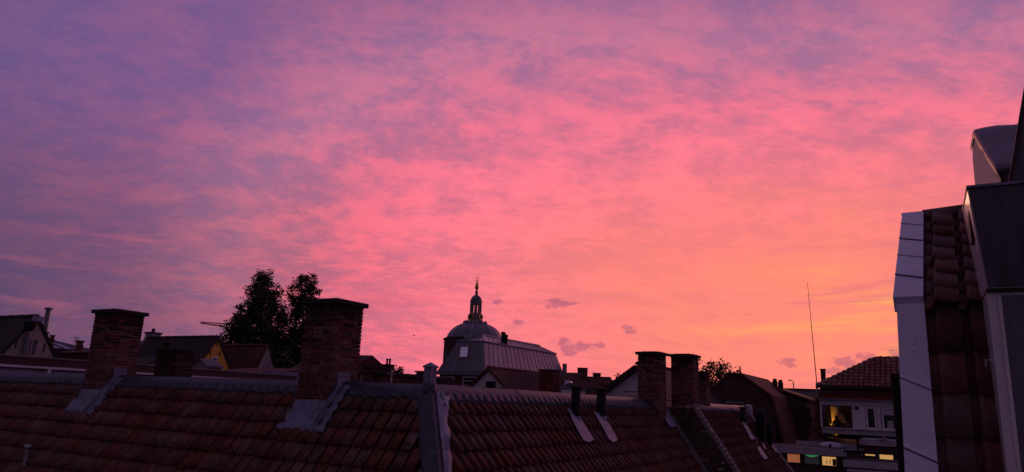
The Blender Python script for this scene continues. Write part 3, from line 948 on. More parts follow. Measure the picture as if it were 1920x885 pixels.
# ------------------------------------------------------------------ far left: cream gable
h1, ap, sl1, hf, r1 = gable_house('cream_gable_house', 'cream plaster gable house at the far left edge with steep dark roof', 'x', (68, 600), 40, (3, 662), (97, 671), 12, 'cream', 'tile_dark', 3.5, ridge_mat='tile_dark', verge=.06)
a0 = onX(41, 668, ap.x); a1 = onX(74, 634, ap.x)
window(h1, 'x', ap.x, a0.y, a1.y, a0.z, a1.z, .09, 'cream', mull=1, sill=False)
MB().box(ap.x + .02, ap.x + .30, ap.y - .20, ap.y + .17, ap.z - .08, ap.z + .17).build('ridge_block', 'lead_pale', r1)
b0 = onX(57, 607, ap.x + .2); b1 = onX(52, 672, ap.x + .2)
dp = MB().tube([(ap.x + .2, b0.y, ap.z - .15), (ap.x + .2, b0.y, ap.z - 5)], .11, 12).build('downpipe', 'zinc_dark', h1)
MB().lathe((ap.x + .2, b0.y, ap.z - .55), [(.12, 0), (.26, .3), (.28, .42), (.2, .44)], 10).build('funnel', 'black_metal', dp)
for (uu, vv) in ((30, 645), (83, 652)):
    q = onX(uu, vv, ap.x + .015); MB().box(q.x, q.x + .03, q.y - .02, q.y + .02, q.z - .2, q.z + .2).build('wall_anchor', 'black_metal', h1)

# stove pipe behind it
p0 = onD(80, 640, 44); p1 = onD(87.5, 579, 44)
sp_ = thing('stove_pipe_house', 'low house hidden behind the cream gable with a tall thin metal stove pipe', 'house', (p0.x, p0.y, 0))
MB().box(p0.x - 5, p0.x + .6, p0.y - .5, p0.y + .6, 0, p0.z - 1.0).build('wall', 'brick_far', sp_)
MB().box(p0.x - 5.2, p0.x + .75, p0.y - .65, p0.y + .75, p0.z - 1.0, p0.z - .8).build('roof', 'bitumen', sp_)
pt_ = MB().tube([(p0.x, p0.y, p0.z - 1.0), (p0.x, p0.y, p1.z)], .12, 12).build('stove_pipe', 'zinc_dark', sp_)
MB().lathe((p0.x, p0.y, p1.z - .05), [(.12, 0), (.2, .02), (.2, .09), (.1, .12), (.04, .14)], 12).build('cowl', 'zinc_dark', pt_)

# zinc hipped pavilion roof
c = onD(86, 653, 52); xr = onX(146, 656, c.x + 0)
zr = thing('zinc_roof_house', 'small dark house with grey zinc hipped roof right of the cream gable', 'house', (c.x, c.y, 0))
e0 = onD(84, 648, 52); e1 = onD(146, 656, 52)
xx0, xx1, yy0, yy1 = e0.x - 3.0, (e0.x + e1.x) / 2 + .6, e0.y - .5, e1.y + .8
ze = e1.z
MB().box(xx0 + .2, xx1 - .2, yy0 + .2, yy1 - .2, 0, ze).build('wall', 'brown_wall', zr)
rfz = MB(); ap1 = Vector(((xx0 + xx1) / 2 - .7, (yy0 + yy1) / 2, onD(100, 637, 53).z)); ap0 = ap1 + Vector((-1.2, 0, 0))
rfz.quad((xx0, yy0, ze), (xx1, yy0, ze), ap1, ap0).quad((xx1, yy0, ze), (xx1, yy1, ze), ap1).quad((xx1, yy1, ze), (xx0, yy1, ze), ap0, ap1).quad((xx0, yy1, ze), (xx0, yy0, ze), ap0)
zroof = rfz.build('roof', 'zinc', zr)
for f in (.12, .38, .64, .88):
    a = Vector((xx1, yy0 + (yy1 - yy0) * f, ze)); b = ap1
    if f < .9:
        q = Vector((xx1 - (xx1 - ap1.x) * (1 - abs(2 * f - 1)), a.y, ze + (ap1.z - ze) * (1 - abs(2 * f - 1))))
        MB().tube([a + Vector((0, 0, .03)), q + Vector((0, 0, .03))], .05, 6).build('seam', 'zinc_dark', zroof)
for (A_, B_) in (((xx1, yy0, ze), ap1), ((xx1, yy1, ze), ap1), (ap0, ap1)):
    MB().tube([Vector(A_) + Vector((0, 0, .04)), Vector(B_) + Vector((0, 0, .04))], .06, 6).build('seam', 'zinc_dark', zroof)
MB().box(xx0 - .1, xx1 + .1, yy0 - .1, yy1 + .1, ze - .18, ze - .01).build('gutter', 'dark_wood', zr)
q = onX(131, 661, xx1 - .2); window(zr, 'x', xx1 - .2, q.y - .3, q.y + .35, q.z - .5, q.z + .25, .07, 'white_dull', sill=False)
f0 = onD(110, 640, 53); f1 = onD(111.5, 626, 53)
fin = MB().tube([(ap1.x, ap1.y, ap1.z - .1), (ap1.x, ap1.y, f1.z)], [.07, .03], 8).build('finial', 'zinc_dark', zroof)
MB().lathe((ap1.x, ap1.y, f1.z - .05), [(.02, 0), (.1, .08), (.1, .14), (.02, .22)], 10).build('finial_ball', 'white_dull', fin, smooth=True)
for u in (87, 97.5):
    q = onD(u, 636, 53.5); simple_stack(zr, q.x - .09, q.x + .09, q.y - .09, q.y + .09, ze - .3, q.z + (.05 if u < 90 else .2), cap=.06, over=.03)

# slim brick stack with aerial
q = onD(150.5, 640, 46); q2 = onD(148, 690, 46)
st = thing('slim_stack_house', 'low dark house with a slim brick stack and small aerial left of the sooty chimney', 'house', (q.x, q.y, 0))
MB().box(q.x - .6, q.x + 1.6, q.y - .8, q.y + .6, 0, onD(160, 664, 46).z).build('wall', 'brick_far', st)
MB().prism([(q.x - .7, q.y - .9, onD(160, 664, 46).z), (q.x - .7, q.y + .8, onD(160, 664, 46).z), (q.x - .7, q.y + .0, onD(160, 658, 46).z)], (2.5, 0, 0)).build('roof', 'tile_far', st)
sc_ = simple_stack(st, q.x - .12, q.x + .12, q.y - .12, q.y + .12, 9, q.z - .04, m_='brick', cap=.08, over=.04)
ar = MB(); ar.tube([(q.x - .45, q.y, q.z - 1.2), (q.x - .45, q.y, q.z + .25)], .02, 6)
for k in range(3): ar.tube([(q.x - .75, q.y, q.z + .2 - k * .12), (q.x - .15, q.y, q.z + .2 - k * .12)], .015, 5)
ar.build('aerial', 'grey_metal', st)

# ------------------------------------------------------------------ long flat dormer behind the ridge
A_ = onD(-60, 660, 24.5); B_ = onD(556, 705, 34.0)
z_t = (A_.z + B_.z) / 2
dirn = Vector((B_.x - A_.x, B_.y - A_.y, 0)); LN = dirn.length; dirn.normalize(); bk = Vector((-dirn.y, dirn.x, 0))
if bk.dot(Vector((A_.x, A_.y, 0))) < 0: bk = -bk
Ao = Vector((A_.x, A_.y, 0))
fd = thing('flat_roof_annex', 'long low flat-roofed annex behind the left ridge with dark fascia and white trim', 'annex', Ao)
def slab(name, m_, s0, s1, d0, d1, z0, z1, parent=fd):
    a = Ao + dirn * s0 + bk * d0; b = Ao + dirn * s1 + bk * d0
    return MB().prism([(a.x, a.y, z0), (b.x, b.y, z0), (b.x, b.y, z1), (a.x, a.y, z1)], bk * (d1 - d0)).build(name, m_, parent)
z_l = (onD(0, 684, 25.3).z + onD(430, 711, 32.0).z) / 2
slab('wall', 'brown_wall', 0, LN, .30, 3.4, 0, z_t - .03)
slab('roof', 'bitumen', -.1, LN + .1, .06, 3.6, z_t - .028, z_t + .01)
slab('fascia_board', 'fascia', -.1, LN + .1, 0.05, .10, z_l + .035, z_t - .025)
slab('roof_trim', 'stone', -.1, LN + .1, 0.01, .12, z_t - .022, z_t + .02)
slab('white_beam', 'white', -.1, LN + .1, 0.0, .12, z_l - .035, z_l + .03)
for (s0, s1, g) in ((.3, 3.9, 'blind'), (4.1, 8.2, 'glass_dark'), (8.4, 12.4, 'glass_dark'), (12.6, 16.4, 'glass_dark')):
    w = slab('window', 'white_dull', s0, s1, .27, .32, z_l - .75, z_l - .04); slab('pane', g, s0 + .06, s1 - .06, .255, .268, z_l - .69, z_l - .10, w)
qp = onD(75, 692, 26.2)
sp_s = (Vector((qp.x, qp.y, 0)) - Ao).dot(dirn)
for s0 in (sp_s, sp_s + 7.0): slab('post', 'white', s0 - .045, s0 + .045, .01, .10, z_l - .8, z_l - .037)

# ------------------------------------------------------------------ dark house with plastered stack, and the yellow gable
h3, ap3, sl3, hf3, r3 = gable_house('yellow_gable_house', 'house with a yellow ochre gable, small white window and dark roof', 'x', (408, 637), 48, (375, 681), (425, 684), onD(408, 637, 48).x - onY(279, 631, onD(408, 637, 48).y).x, 'yellow', 'tile_dark', 2.5, verge=.05, over=.2)
a0 = onX(395.5, 682, ap3.x); a1 = onX(408, 669, ap3.x)
window(h3, 'x', ap3.x, a0.y, a1.y, a0.z, a1.z, .09, 'white', sill=True)
for (uu, vv) in ((407, 644), (394, 661), (412, 663)):
    q = onX(uu, vv, ap3.x + .015); MB().box(q.x, q.x + .03, q.y - .03, q.y + .03, q.z - .14, q.z + .14).build('wall_anchor', 'black_metal', h3)
# house left of it with tapering plastered chimney stack
q = onD(274, 640, 62)
h4 = thing('plaster_stack_house', 'dark house with a tapering grey plastered chimney beside the sooty chimney', 'house', (q.x, q.y, 0))
rz = onD(281, 634, 62).z; lf = onD(253, 657, 62).z
x_l, x_r = q.x - 4.5, q.x - .2
MB().box(x_l, x_r + 1.2, q.y, q.y + 6.5, 0, lf).build('wall', 'brown_wall', h4)
MB().prism([(x_l - .2, q.y - .2, lf), (x_l - .2, q.y + 6.7, lf), (x_l - .2, q.y + 3.3, rz + .3)], (x_r + 1.6 - x_l, 0, 0)).build('roof', 'tile_dark', h4)
MB().box(x_l - .25, x_r + 1.4, q.y - .32, q.y - .2, lf - .07, lf + .03).build('gutter', 'stone', h4)
zt = onD(274, 621, 61.5).z; zb = onD(274, 656, 61.5).z
w0 = .42
m_ = MB()
cx, cy = q.x, q.y + .4
m_.prism([(cx - .85, cy - .5, zb - .4), (cx + .85, cy - .5, zb - .4), (cx + w0, cy - .3, zt - .35), (cx + w0, cy - .3, zt - .1), (cx - w0, cy - .3, zt - .1), (cx - w0, cy - .3, zt - .35)], (0, .8, 0))
sk = m_.build('chimney', 'grey_plaster', h4)
MB().box(cx - w0 - .06, cx + w0 + .06, cy - .38, cy + .58, zt - .098, zt - .0).build('cap_slab', 'soot_concrete', sk)
MB().lathe((cx - .05, cy + .1, zt), [(.14, 0), (.12, .22), (.15, .24), (.1, .3)], 10).build('chimney_pot', 'soot_concrete', sk)
q5 = onD(288, 689, 36); q6 = onD(294, 673, 36)
sm = thing('small_gable_annex', 'tiny pale triangular gable end under the plastered chimney', 'annex', (q5.x, q5.y, 0))
MB().prism([(q5.x, q5.y - .45, q5.z - 2), (q5.x, q5.y + .5, q5.z - 2), (q5.x, q5.y + .5, q5.z + .1), (q5.x, q5.y + .30, q6.z), (q5.x, q5.y - .45, q5.z)], (-3, 0, 0)).build('wall', 'stone', sm)
MB().prism([(q5.x + .04, q5.y - .6, q5.z - .1), (q5.x + .04, q5.y + .32, q6.z + .02), (q5.x + .04, q5.y + .32, q6.z + .12), (q5.x + .04, q5.y - .6, q5.z)], (-3.1, 0, 0)).build('roof', 'tile_dark', sm)
# small grey dormer in front of the yellow gable, and low tiled roof
q = onD(374, 690, 40); qt = onD(374, 676, 40)
dm = thing('small_grey_dormer_house', 'low tiled house with a small grey dormer below the yellow gable', 'house', (q.x, q.y, 0))
q7 = onD(486, 697, 40); q8 = onD(430, 683, 41.5)
zlow = onD(430, 702, 40).z
MB().box(q.x - 3, q7.x + .1, q.y + .4, q7.y + 5.2, 0, zlow).build('wall', 'brick_far', dm)
MB().prism([(q.x - 3.1, q.y + .2, zlow - .1), (q.x - 3.1, q7.y + 5.4, zlow - .1), (q.x - 3.1, q7.y + 3.6, q8.z)], (q7.x + .2 - q.x + 3, 0, 0)).build('roof', 'tile_far', dm)
g = MB().prism([(q.x - .55, q.y, q.z - .6), (q.x + .55, q.y, q.z - .6), (q.x + .55, q.y, q.z + .1), (q.x, q.y, qt.z), (q.x - .55, q.y, q.z + .1)], (0, .9, 0)).build('dormer', 'grey_plaster', dm)
MB().prism([(q.x - .65, q.y - .06, q.z + .04), (q.x, q.y - .06, qt.z + .03), (q.x + .65, q.y - .06, q.z + .04), (q.x + .65, q.y - .06, q.z + .12), (q.x, q.y - .06, qt.z + .11), (q.x - .65, q.y - .06, q.z + .12)], (0, 1.0, 0)).build('dormer_roof', 'lead_dark', g)
MB().box(q7.x - .02, q7.x + .22, q7.y + .2, q7.y + 3.6, zlow - .3, zlow + .32).build('lead_verge', 'lead', dm)
# house with grey plaster gable in front of the trees
h5, ap5, sl5, hf5, r5 = gable_house('grey_gable_house', 'house with weathered grey plaster gable and dark red roof in front of the tall trees', 'x', (503, 653), 50, (484, 704), (521, 705), 7.0, 'grey_plaster', 'tile_far', 2.0, verge=-.1, over=.1, ridge_mat='tile_far')
# little brick house corner behind the big chimney
q = onD(548, 688, 46)
h6 = thing('little_brick_house', 'little brick house with grey corner just left of the big brick chimney', 'house', (q.x, q.y, 0))
MB().box(q.x - .6, q.x + 4, q.y, q.y + 5, 0, q.z - .35).build('wall', 'brick_far', h6)
MB().prism([(q.x - .7, q.y - .2, q.z - .4), (q.x - .7, q.y + 5.2, q.z - .4), (q.x - .7, q.y + 2.5, q.z + .9)], (4.8, 0, 0)).build('roof', 'tile_far', h6)
MB().box(q.x - .75, q.x - .35, q.y - .25, q.y + .1, 8, q.z - .1).build('corner_pier', 'grey_plaster', h6)

# ------------------------------------------------------------------ silhouettes between the big chimney and the corner post
q = onD(683, 687, 34); q1 = onD(726, 687, 34); zb = onD(700, 720, 34).z
h7 = thing('dark_terrace', 'row of dark flat-roofed backs right of the big chimney with several stacks', 'house', (q.x, q.y, 0))
za = onD(675, 696, 34).z
MB().box(q.x - 2.5, q1.x + .3, q.y + .05, q.y + 5, 0, za - .15).build('wall', 'brick_far', h7)
MB().box(q.x - 2.6, q1.x + .4, q.y - .05, q.y + 5.1, za - .15, za).build('roof', 'bitumen', h7)
simple_stack(h7, q.x + .05, q1.x - .1, q.y - .12, q.y + .65, 8, q.z - .06, m_='brick_dark', cap=.09, over=.06)
w_ = onD(669, 705, 33.8); MB().box(w_.x - .03, w_.x + .05, q.y - .03, q.y + .04, zb - .3, za - .16).build('white_post', 'white_dull', h7)
q2 = onD(716, 687, 40); q3 = onD(733, 687, 40)
simple_stack(h7, q2.x, q3.x, q2.y, q2.y + .6, 8, onD(724, 685, 40).z, m_='brick_dark', cap=.06, over=.04, pots=2, poth=.32)
q = onD(757, 700, 60); qe = onD(800, 705, 60)
h8 = thing('long_dark_roof_house', 'long house with a low dark roof and one squat chimney left of the corner post', 'house', (q.x, q.y, 0))
zt = onD(760, 703, 60).z
MB().box(q.x - 2.6, q.x + 1.9, q.y + .3, q.y + 7, 0, zt - 1.2).build('wall', 'brick_far', h8)
MB().prism([(q.x - 2.8, q.y, zt - 1.3), (q.x - 2.8, q.y + 7.3, zt - 1.3), (q.x - 2.8, q.y + 3.6, zt + .02), (q.x - 2.8, q.y + 1.5, zt)], (5.0, 0, 0)).build('roof', 'tile_dark', h8)
q4 = onD(766, 700, 61); simple_stack(h8, q4.x - .34, q4.x + .36, q4.y + 1.5, q4.y + 2.1, zt - .8, onD(766, 697, 62).z, m_='brick_dark', cap=.12, over=.12)
q = onD(733, 716, 30)
pl = thing('slim_flagpole', 'slim pale pole standing right of the dark stacks', 'pole', (q.x, q.y, 0))
MB().tube([(q.x, q.y, 0), (q.x, q.y, onD(733, 692, 30).z)], .035, 8).build('shaft', 'grey_metal', pl)
MB().box(q.x - .2, q.x + .2, q.y - .02, q.y + .02, onD(733, 701, 30).z, onD(733, 701, 30).z + .04).build('crossarm', 'grey_metal', pl)

# ------------------------------------------------------------------ dome church
D0 = 200.0
c = onD(889, 640, D0); mpp = D0 * math.cos(math.atan2(ray(889, 640).x, ray(889, 640).y) + YAW) / FPX / 1.0
zz = lambda v: onD(889, v, D0).z
ch = thing('domed_church', 'church with a grey lead dome carrying an open lantern, clock faces and gilded spire', 'church', (c.x, c.y, 0))
lat = lambda name, prof, m_, par=ch, n=32, smooth=True: MB().lathe((c.x, c.y, 0), [(hw * mpp, zz(v)) for hw, v in prof], n).build(name, m_, par, smooth=smooth)
MB().lathe((c.x, c.y, 0), [(57 * mpp, 0), (57 * mpp, zz(640)), (59 * mpp, zz(638.5)), (59 * mpp, zz(636)), (52 * mpp, zz(635))], 8, math.pi / 8).build('drum', 'brown_wall', ch)
dome = lat('dome', [(51, 637), (50.5, 634), (48.5, 628.5), (45, 623), (40, 617.5), (33, 612.5), (25, 609), (18, 607)], 'zinc_dark')
prof = [(51, 637), (50.5, 634), (48.5, 628.5), (45, 623), (40, 617.5), (33, 612.5), (25, 609), (18, 607)]
for k in range(8):
    w = 2 * math.pi * k / 8 + math.pi / 8 + .06
    MB().tube([(c.x + hw * mpp * math.cos(w), c.y + hw * mpp * math.sin(w), zz(v)) for hw, v in prof], .24, 6).build('rib', 'zinc', dome)
    q = Vector((c.x + 19.5 * mpp * math.cos(w), c.y + 19.5 * mpp * math.sin(w), zz(608)))
    MB().lathe(q, [(.25, -.2), (.5, .1), (.55, .5), (.3, .85), (.1, 1.0)], 10).build('ball_ornament', 'zinc_dark', dome, smooth=True)
lan = lat('lantern_base', [(18.5, 608), (17, 606.5), (14.5, 605), (13, 603), (12.4, 600), (12.0, 590), (13, 589), (11, 588), (10.6, 587)], 'stone', n=16)
for k in range(8):
    w = 2 * math.pi * k / 8 + math.pi / 8 + .06
    p_ = (c.x + 9.2 * mpp * math.cos(w), c.y + 9.2 * mpp * math.sin(w))
    MB().tube([(p_[0], p_[1], zz(587.2)), (p_[0], p_[1], zz(565))], .30, 8).build('column', 'zinc_dark', lan)
MB().lathe((c.x, c.y, 0), [(10.2 * mpp, zz(571)), (10.2 * mpp, zz(565.2))], 16).build('architrave', 'zinc_dark', lan)
lat('cornice', [(10.5, 566), (11.5, 565.2), (11.5, 563.8), (10.6, 563)], 'stone', lan, 24)
lat('lantern_cap', [(10.4, 563), (10.2, 561), (9.2, 558.5), (7, 556), (4.5, 554), (3.2, 553)], 'zinc_dark', lan, 24)
lat('spire_neck', [(3.2, 553.5), (2.6, 552.5), (2.6, 548), (3.3, 547.2), (3.0, 546.2), (1.6, 545.2)], 'stone', lan, 16)
sp = lat('spire', [(1.5, 546), (1.7, 543), (3.4, 540.5), (3.9, 537.5), (3.2, 534), (1.9, 530.5), (1.0, 527), (.45, 523), (.3, 516)], 'gold', lan, 16)
for (du, v) in ((-3, 521), (3, 521), (-3.2, 526), (3.2, 526)):
    MB().lathe((c.x + du * mpp * .866, c.y + du * mpp * .5, zz(v) - .12), [(.03, 0), (.14, .12), (.03, .26)], 8).build('vane_ball', 'gold', sp)
MB().tube([(c.x - 3 * mpp * .866, c.y - 3 * mpp * .5, zz(521)), (c.x + 3 * mpp * .866, c.y + 3 * mpp * .5, zz(521))], .04, 5).tube([(c.x - 3.2 * mpp * .866, c.y - 3.2 * mpp * .5, zz(526)), (c.x + 3.2 * mpp * .866, c.y + 3.2 * mpp * .5, zz(526))], .04, 5).build('vane_cross', 'gold', sp)
for k in range(4):
    w = 2 * math.pi * k / 4 - .10
    d = Vector((math.cos(w), math.sin(w), 0)); t = Vector((-d.y, d.x, 0)); o_ = Vector((c.x, c.y, zz(594.5))) + d * 12.6 * mpp
    m_ = MB(); ring = []
    for j in range(20):
        b = 2 * math.pi * j / 20; ring.append(o_ + (t * math.cos(b) + Vector((0, 0, math.sin(b)))) * .85)
    cf = MB().prism(ring, d * .12).build('clock_face', 'black_metal', lan)
    mr = MB()
    for j in range(12):
        b = 2 * math.pi * j / 12; q = o_ + d * .13 + (t * math.cos(b) + Vector((0, 0, math.sin(b)))) * .68
        mr.box(q.x - .09, q.x + .09, q.y - .09, q.y + .09, q.z - .09, q.z + .09)
    mr.build('clock_numerals', 'gold', cf)
    MB().tube([r_ + d * .06 for r_ in ring] + [ring[0] + d * .06], .13, 6, caps=False).build('clock_rim', 'gold', cf)
    MB().tube([o_ + d * .15, o_ + d * .15 + t * .35 + Vector((0, 0, .3))], .05, 5).tube([o_ + d * .15, o_ + d * .15 - t * .1 + Vector((0, 0, .6))], .05, 5).build('clock_hands', 'gold', cf)

# ------------------------------------------------------------------ zinc mansard block
DM = 72.0
C = onD(909, 696, DM); XC, YC = C.x, C.y
xl = onY(821, 696, YC).x; yr = onX(1061, 703, XC).y
z0 = C.z; ins = .75
z1 = onD(910, 639.5, DM + 1).z
man = thing('zinc_mansard_block', 'large block with steep standing-seam zinc mansard roof in front of the dome', 'building', (XC, YC, 0))
MB().box(xl + .15, XC - .15, YC + .15, yr - .15, 0, z0 - .35).build('wall', 'brick_far', man)
MB().box(xl - .1, XC + .1, YC - .1, yr + .1, z0 - .42, z0 - .02).build('gutter', 'zinc_dark', man)
mr_ = MB().prism([(xl + .06, YC + .06, z0), (XC - .06, YC + .06, z0), (XC - ins - .04, YC + ins + .04, z1 - .03), (xl + 1.75 + .04, YC + ins + .04, z1 - .03)], (0, 0.01, 0)).build('roof', 'zinc_dark', man)
def panels(a, b, c_, d_, n, m_, parent, nrm, seam=.035):
    # quad a-b (bottom) c-d (top, d above a) split in n standing-seam panels
    a, b, c_, d_ = map(Vector, (a, b, c_, d_))
    for k in range(n):
        f, g = k / n, (k + 1) / n
        p, q, r_, s_ = a.lerp(b, f), a.lerp(b, g), d_.lerp(c_, g), d_.lerp(c_, f)
        o_ = MB().prism([p, q, r_, s_], -nrm * .05).build('zinc_panel', m_, parent)
        MB().prism([p - nrm * .01, p + (q - p).normalized() * seam - nrm * .01, s_ + (q - p).normalized() * seam - nrm * .01, s_ - nrm * .01], nrm * .045).build('standing_seam', 'zinc_dark', o_)
lT, rT = xl + 1.75, XC - ins
yF, yB = YC + ins, yr - 1.5
s1 = math.atan2(ins, z1 - z0)
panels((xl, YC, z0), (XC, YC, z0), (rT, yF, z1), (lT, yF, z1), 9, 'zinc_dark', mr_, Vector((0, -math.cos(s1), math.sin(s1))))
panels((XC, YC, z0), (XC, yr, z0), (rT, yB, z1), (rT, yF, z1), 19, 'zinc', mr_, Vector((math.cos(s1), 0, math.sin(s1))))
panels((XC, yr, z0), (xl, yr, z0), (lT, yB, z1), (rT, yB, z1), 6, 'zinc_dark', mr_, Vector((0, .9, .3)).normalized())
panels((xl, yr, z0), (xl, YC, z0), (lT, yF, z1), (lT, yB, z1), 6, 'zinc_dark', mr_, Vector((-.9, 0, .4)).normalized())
zr2 = onD(906, 627, DM + 2.0).z
xm = (lT + rT) / 2; ra0 = Vector((xm + .4, yF + 1.9, zr2)); ra1 = Vector((xm + .4, yB - 1.9, zr2))
e_ = .12
n1 = (Vector((rT + e_, yB, z1)) - Vector((rT + e_, yF, z1))).cross(ra0 - Vector((rT + e_, yF, z1))).normalized()
if n1.z < 0: n1 = -n1
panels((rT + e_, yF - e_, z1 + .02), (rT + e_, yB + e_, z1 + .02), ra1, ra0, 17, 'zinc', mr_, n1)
n2 = (Vector((rT, yF, z1)) - Vector((lT, yF, z1))).cross(ra0 - Vector((lT, yF, z1))).normalized()
if n2.z < 0: n2 = -n2
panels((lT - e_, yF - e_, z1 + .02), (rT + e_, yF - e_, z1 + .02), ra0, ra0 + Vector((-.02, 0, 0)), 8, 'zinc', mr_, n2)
tb = MB(); tb.quad((lT, yF, z1), ra0, ra1, (lT, yB, z1)).quad((lT, yB, z1), ra1, (rT, yB, z1))
tb.build('roof_back', 'zinc', mr_)
MB().tube([(rT + e_, yF - e_, z1 + .06), ra0 + Vector((0, 0, .06))], .09, 6).build('hip_roll', 'zinc', mr_)
MB().tube([ra0 + Vector((0, 0, .05)), ra1 + Vector((0, 0, .05))], .08, 6).build('ridge_roll', 'zinc', mr_)
MB().box(rT - .02, rT + e_ + .06, yF - e_ - .06, yB + e_, z1 - .10, z1 + .015).build('eave_trim', 'zinc_dark', mr_)
for (u, vt, r_) in ((943, 628, .20), (948.5, 633, .17)):
    b = onD(u, 640, DM + 5); t = onD(u, vt, DM + 5)
    v_ = MB().tube([(b.x, b.y, b.z - .4), (b.x, b.y, t.z)], r_, 10).build('vent_pipe', 'black_metal', mr_)
    MB().lathe((b.x, b.y, t.z), [(r_ * 1.1, 0), (r_ * 1.35, .05), (r_ * 1.3, .28), (r_ * .5, .34)], 10).build('cowl', 'black_metal', v_)
b = onD(876, 633, DM + 3); MB().box(b.x - .3, b.x + .3, b.y - .2, b.y + .2, b.z - .1, b.z + .25).build('roof_hatch', 'lead_pale', mr_)
# roof window lying in the front slope
s_n = Vector((0, -math.cos(s1), math.sin(s1)))
wp = [on_plane(u, v, (XC, YC, z0), s_n) + s_n * .10 for u, v in ((861, 672), (878, 672), (881, 649), (864, 649))]
wf = MB().prism(wp, -s_n * .16).build('roof_window', 'zinc_dark', man)
cc = sum(wp, Vector()) / 4
MB().prism([cc + (p - cc) * .80 + s_n * .012 for p in wp], -s_n * .02).build('pane', 'sky_glass', wf)
q0 = onY(823, 725, YC + .15); q1 = onY(853, 706, YC + .15)
window(man, 'y', YC + .15, q0.x, q1.x, q0.z - .3, q1.z, .17, 'white_dull', 'glass_dark', sill=False, proud=.10)
q0 = onY(867, 725, YC + .15); q1 = onY(896, 706, YC + .15)
window(man, 'y', YC + .15, q0.x, q1.x, q0.z - .3, q1.z, .17, 'white_dull', 'glass_dark', sill=False, bars=2, proud=.10)
MB().box(XC - .2, XC + .22, yr - .6, yr - .2, 4, z0 + 1.9).build('downpipe', 'zinc_dark', man)

# ------------------------------------------------------------------ white gable dormer house in front of the mansard
h9, ap9, sl9, hf9, r9 = gable_house('white_gable_house', 'white plastered gable with dark window and brown tiled roof below the zinc mansard', 'y', (917, 694), 46, (893, 723), (952, 728), 7.5, 'white_plaster', 'tile_far', 1.5, verge=.2, over=.2, ridge_mat='tile_far')
q0 = onY(908, 732, ap9.y); q1 = onY(933.5, 712, ap9.y)
window(h9, 'y', ap9.y, q0.x, q1.x, q0.z - .2, q1.z, .10, 'white', sill=False)
q = onD(1014, 710, 42); q1 = onD(1050, 710, 42); zt = onD(1030, 694, 42).z
h10 = thing('brown_roof_house', 'brown tiled house with a broad squat brick stack beside the white gable', 'house', (q.x, q.y, 0))
zr_ = onD(1000, 700, 44).z
MB().box(q.x - 5, q1.x + .2, q.y + .5, q.y + 8, 0, zr_ - 1.6).build('wall', 'brick_far', h10)
MB().prism([(q.x - 5.2, q.y + .3, zr_ - 1.7), (q.x - 5.2, q.y + 8.2, zr_ - 1.7), (q.x - 5.2, q.y + 4.2, zr_ + .2)], (q1.x - q.x + 5.0, 0, 0)).build('roof', 'tile_far', h10)
simple_stack(h10, q.x - .05, q1.x - .15, q.y - .1, q.y + .7, 7, zt - .05, m_='brick', cap=.08, over=.06)
# pale box dormer and long roofs further right
q = onD(1052, 739, 40); q1 = onD(1067, 729, 40)
h11 = thing('pale_box_dormer_house', 'dark red roof with a small pale box dormer right of the squat stack', 'house', (q.x, q.y, 0))
MB().box(q.x - 2, q1.x + .5, q.y + 1.6, q.y + 6, 0, q.z - .6).build('wall', 'brick_far', h11)
MB().prism([(q.x - 2.2, q.y + .9, q.z - 1.0), (q.x - 2.2, q.y + 6.3, q.z - 1.0), (q.x - 2.2, q.y + 3.6, q1.z + .6)], (q1.x - q.x + 2.8, 0, 0)).build('roof', 'tile_far', h11)
bd = MB().box(q.x, q1.x, q.y, q.y + 3, q.z - .5, q1.z).build('dormer', 'white', h11)
MB().box(q.x - .06, q1.x + .12, q.y - .08, q.y + 3, q1.z + .002, q1.z + .13).build('dormer_roof', 'zinc_dark', bd)
MB().prism([Vector(p) for p in (onD(1057, 722, 41), onD(1060, 713, 41.5), onD(1069, 714, 41.5), onD(1070, 717, 41))], (0, .3, -.05)).build('roof_light', 'lead_pale', h11)

rows_ = [((1062, 703), (1112, 709), 75, 'long_ridge_house', 'dark red roofed house right of the mansard with a small ridge stack', 'tile_far', 1097),
         ((1108, 709), (1155, 716), 95, 'far_ridge_house', 'farther dark roofed house in the gap before the white gable end', 'tile_dark', 1120)]
for (pa, pb, dd, nm, lb, rm, su) in rows_:
    a = onD(*pa, dd); b = onD(*pb, dd + 1)
    hh = thing(nm, lb, 'house', (a.x, a.y, 0))
    xa, xb = a.x - 1.5, b.x + 2.5; za = (a.z + b.z) / 2
    ya = a.y
    MB().box(xa, xb, ya - 3.6, ya + 4, 0, za - 3.6).build('wall', 'brick_far', hh)
    MB().prism([(xa - .2, ya - 4, za - 3.7), (xa - .2, ya + 4.4, za - 3.7), (xa - .2, ya + .2, za)], (xb - xa + .4, 0, 0)).build('roof', rm, hh)
    s_ = onD(su, 706, dd); simple_stack(hh, s_.x - .4, s_.x + .4, ya - .2, ya + .5, za - 1, za + .75, m_='brick_far', cap=.1)
a = onD(1150, 727, 60)
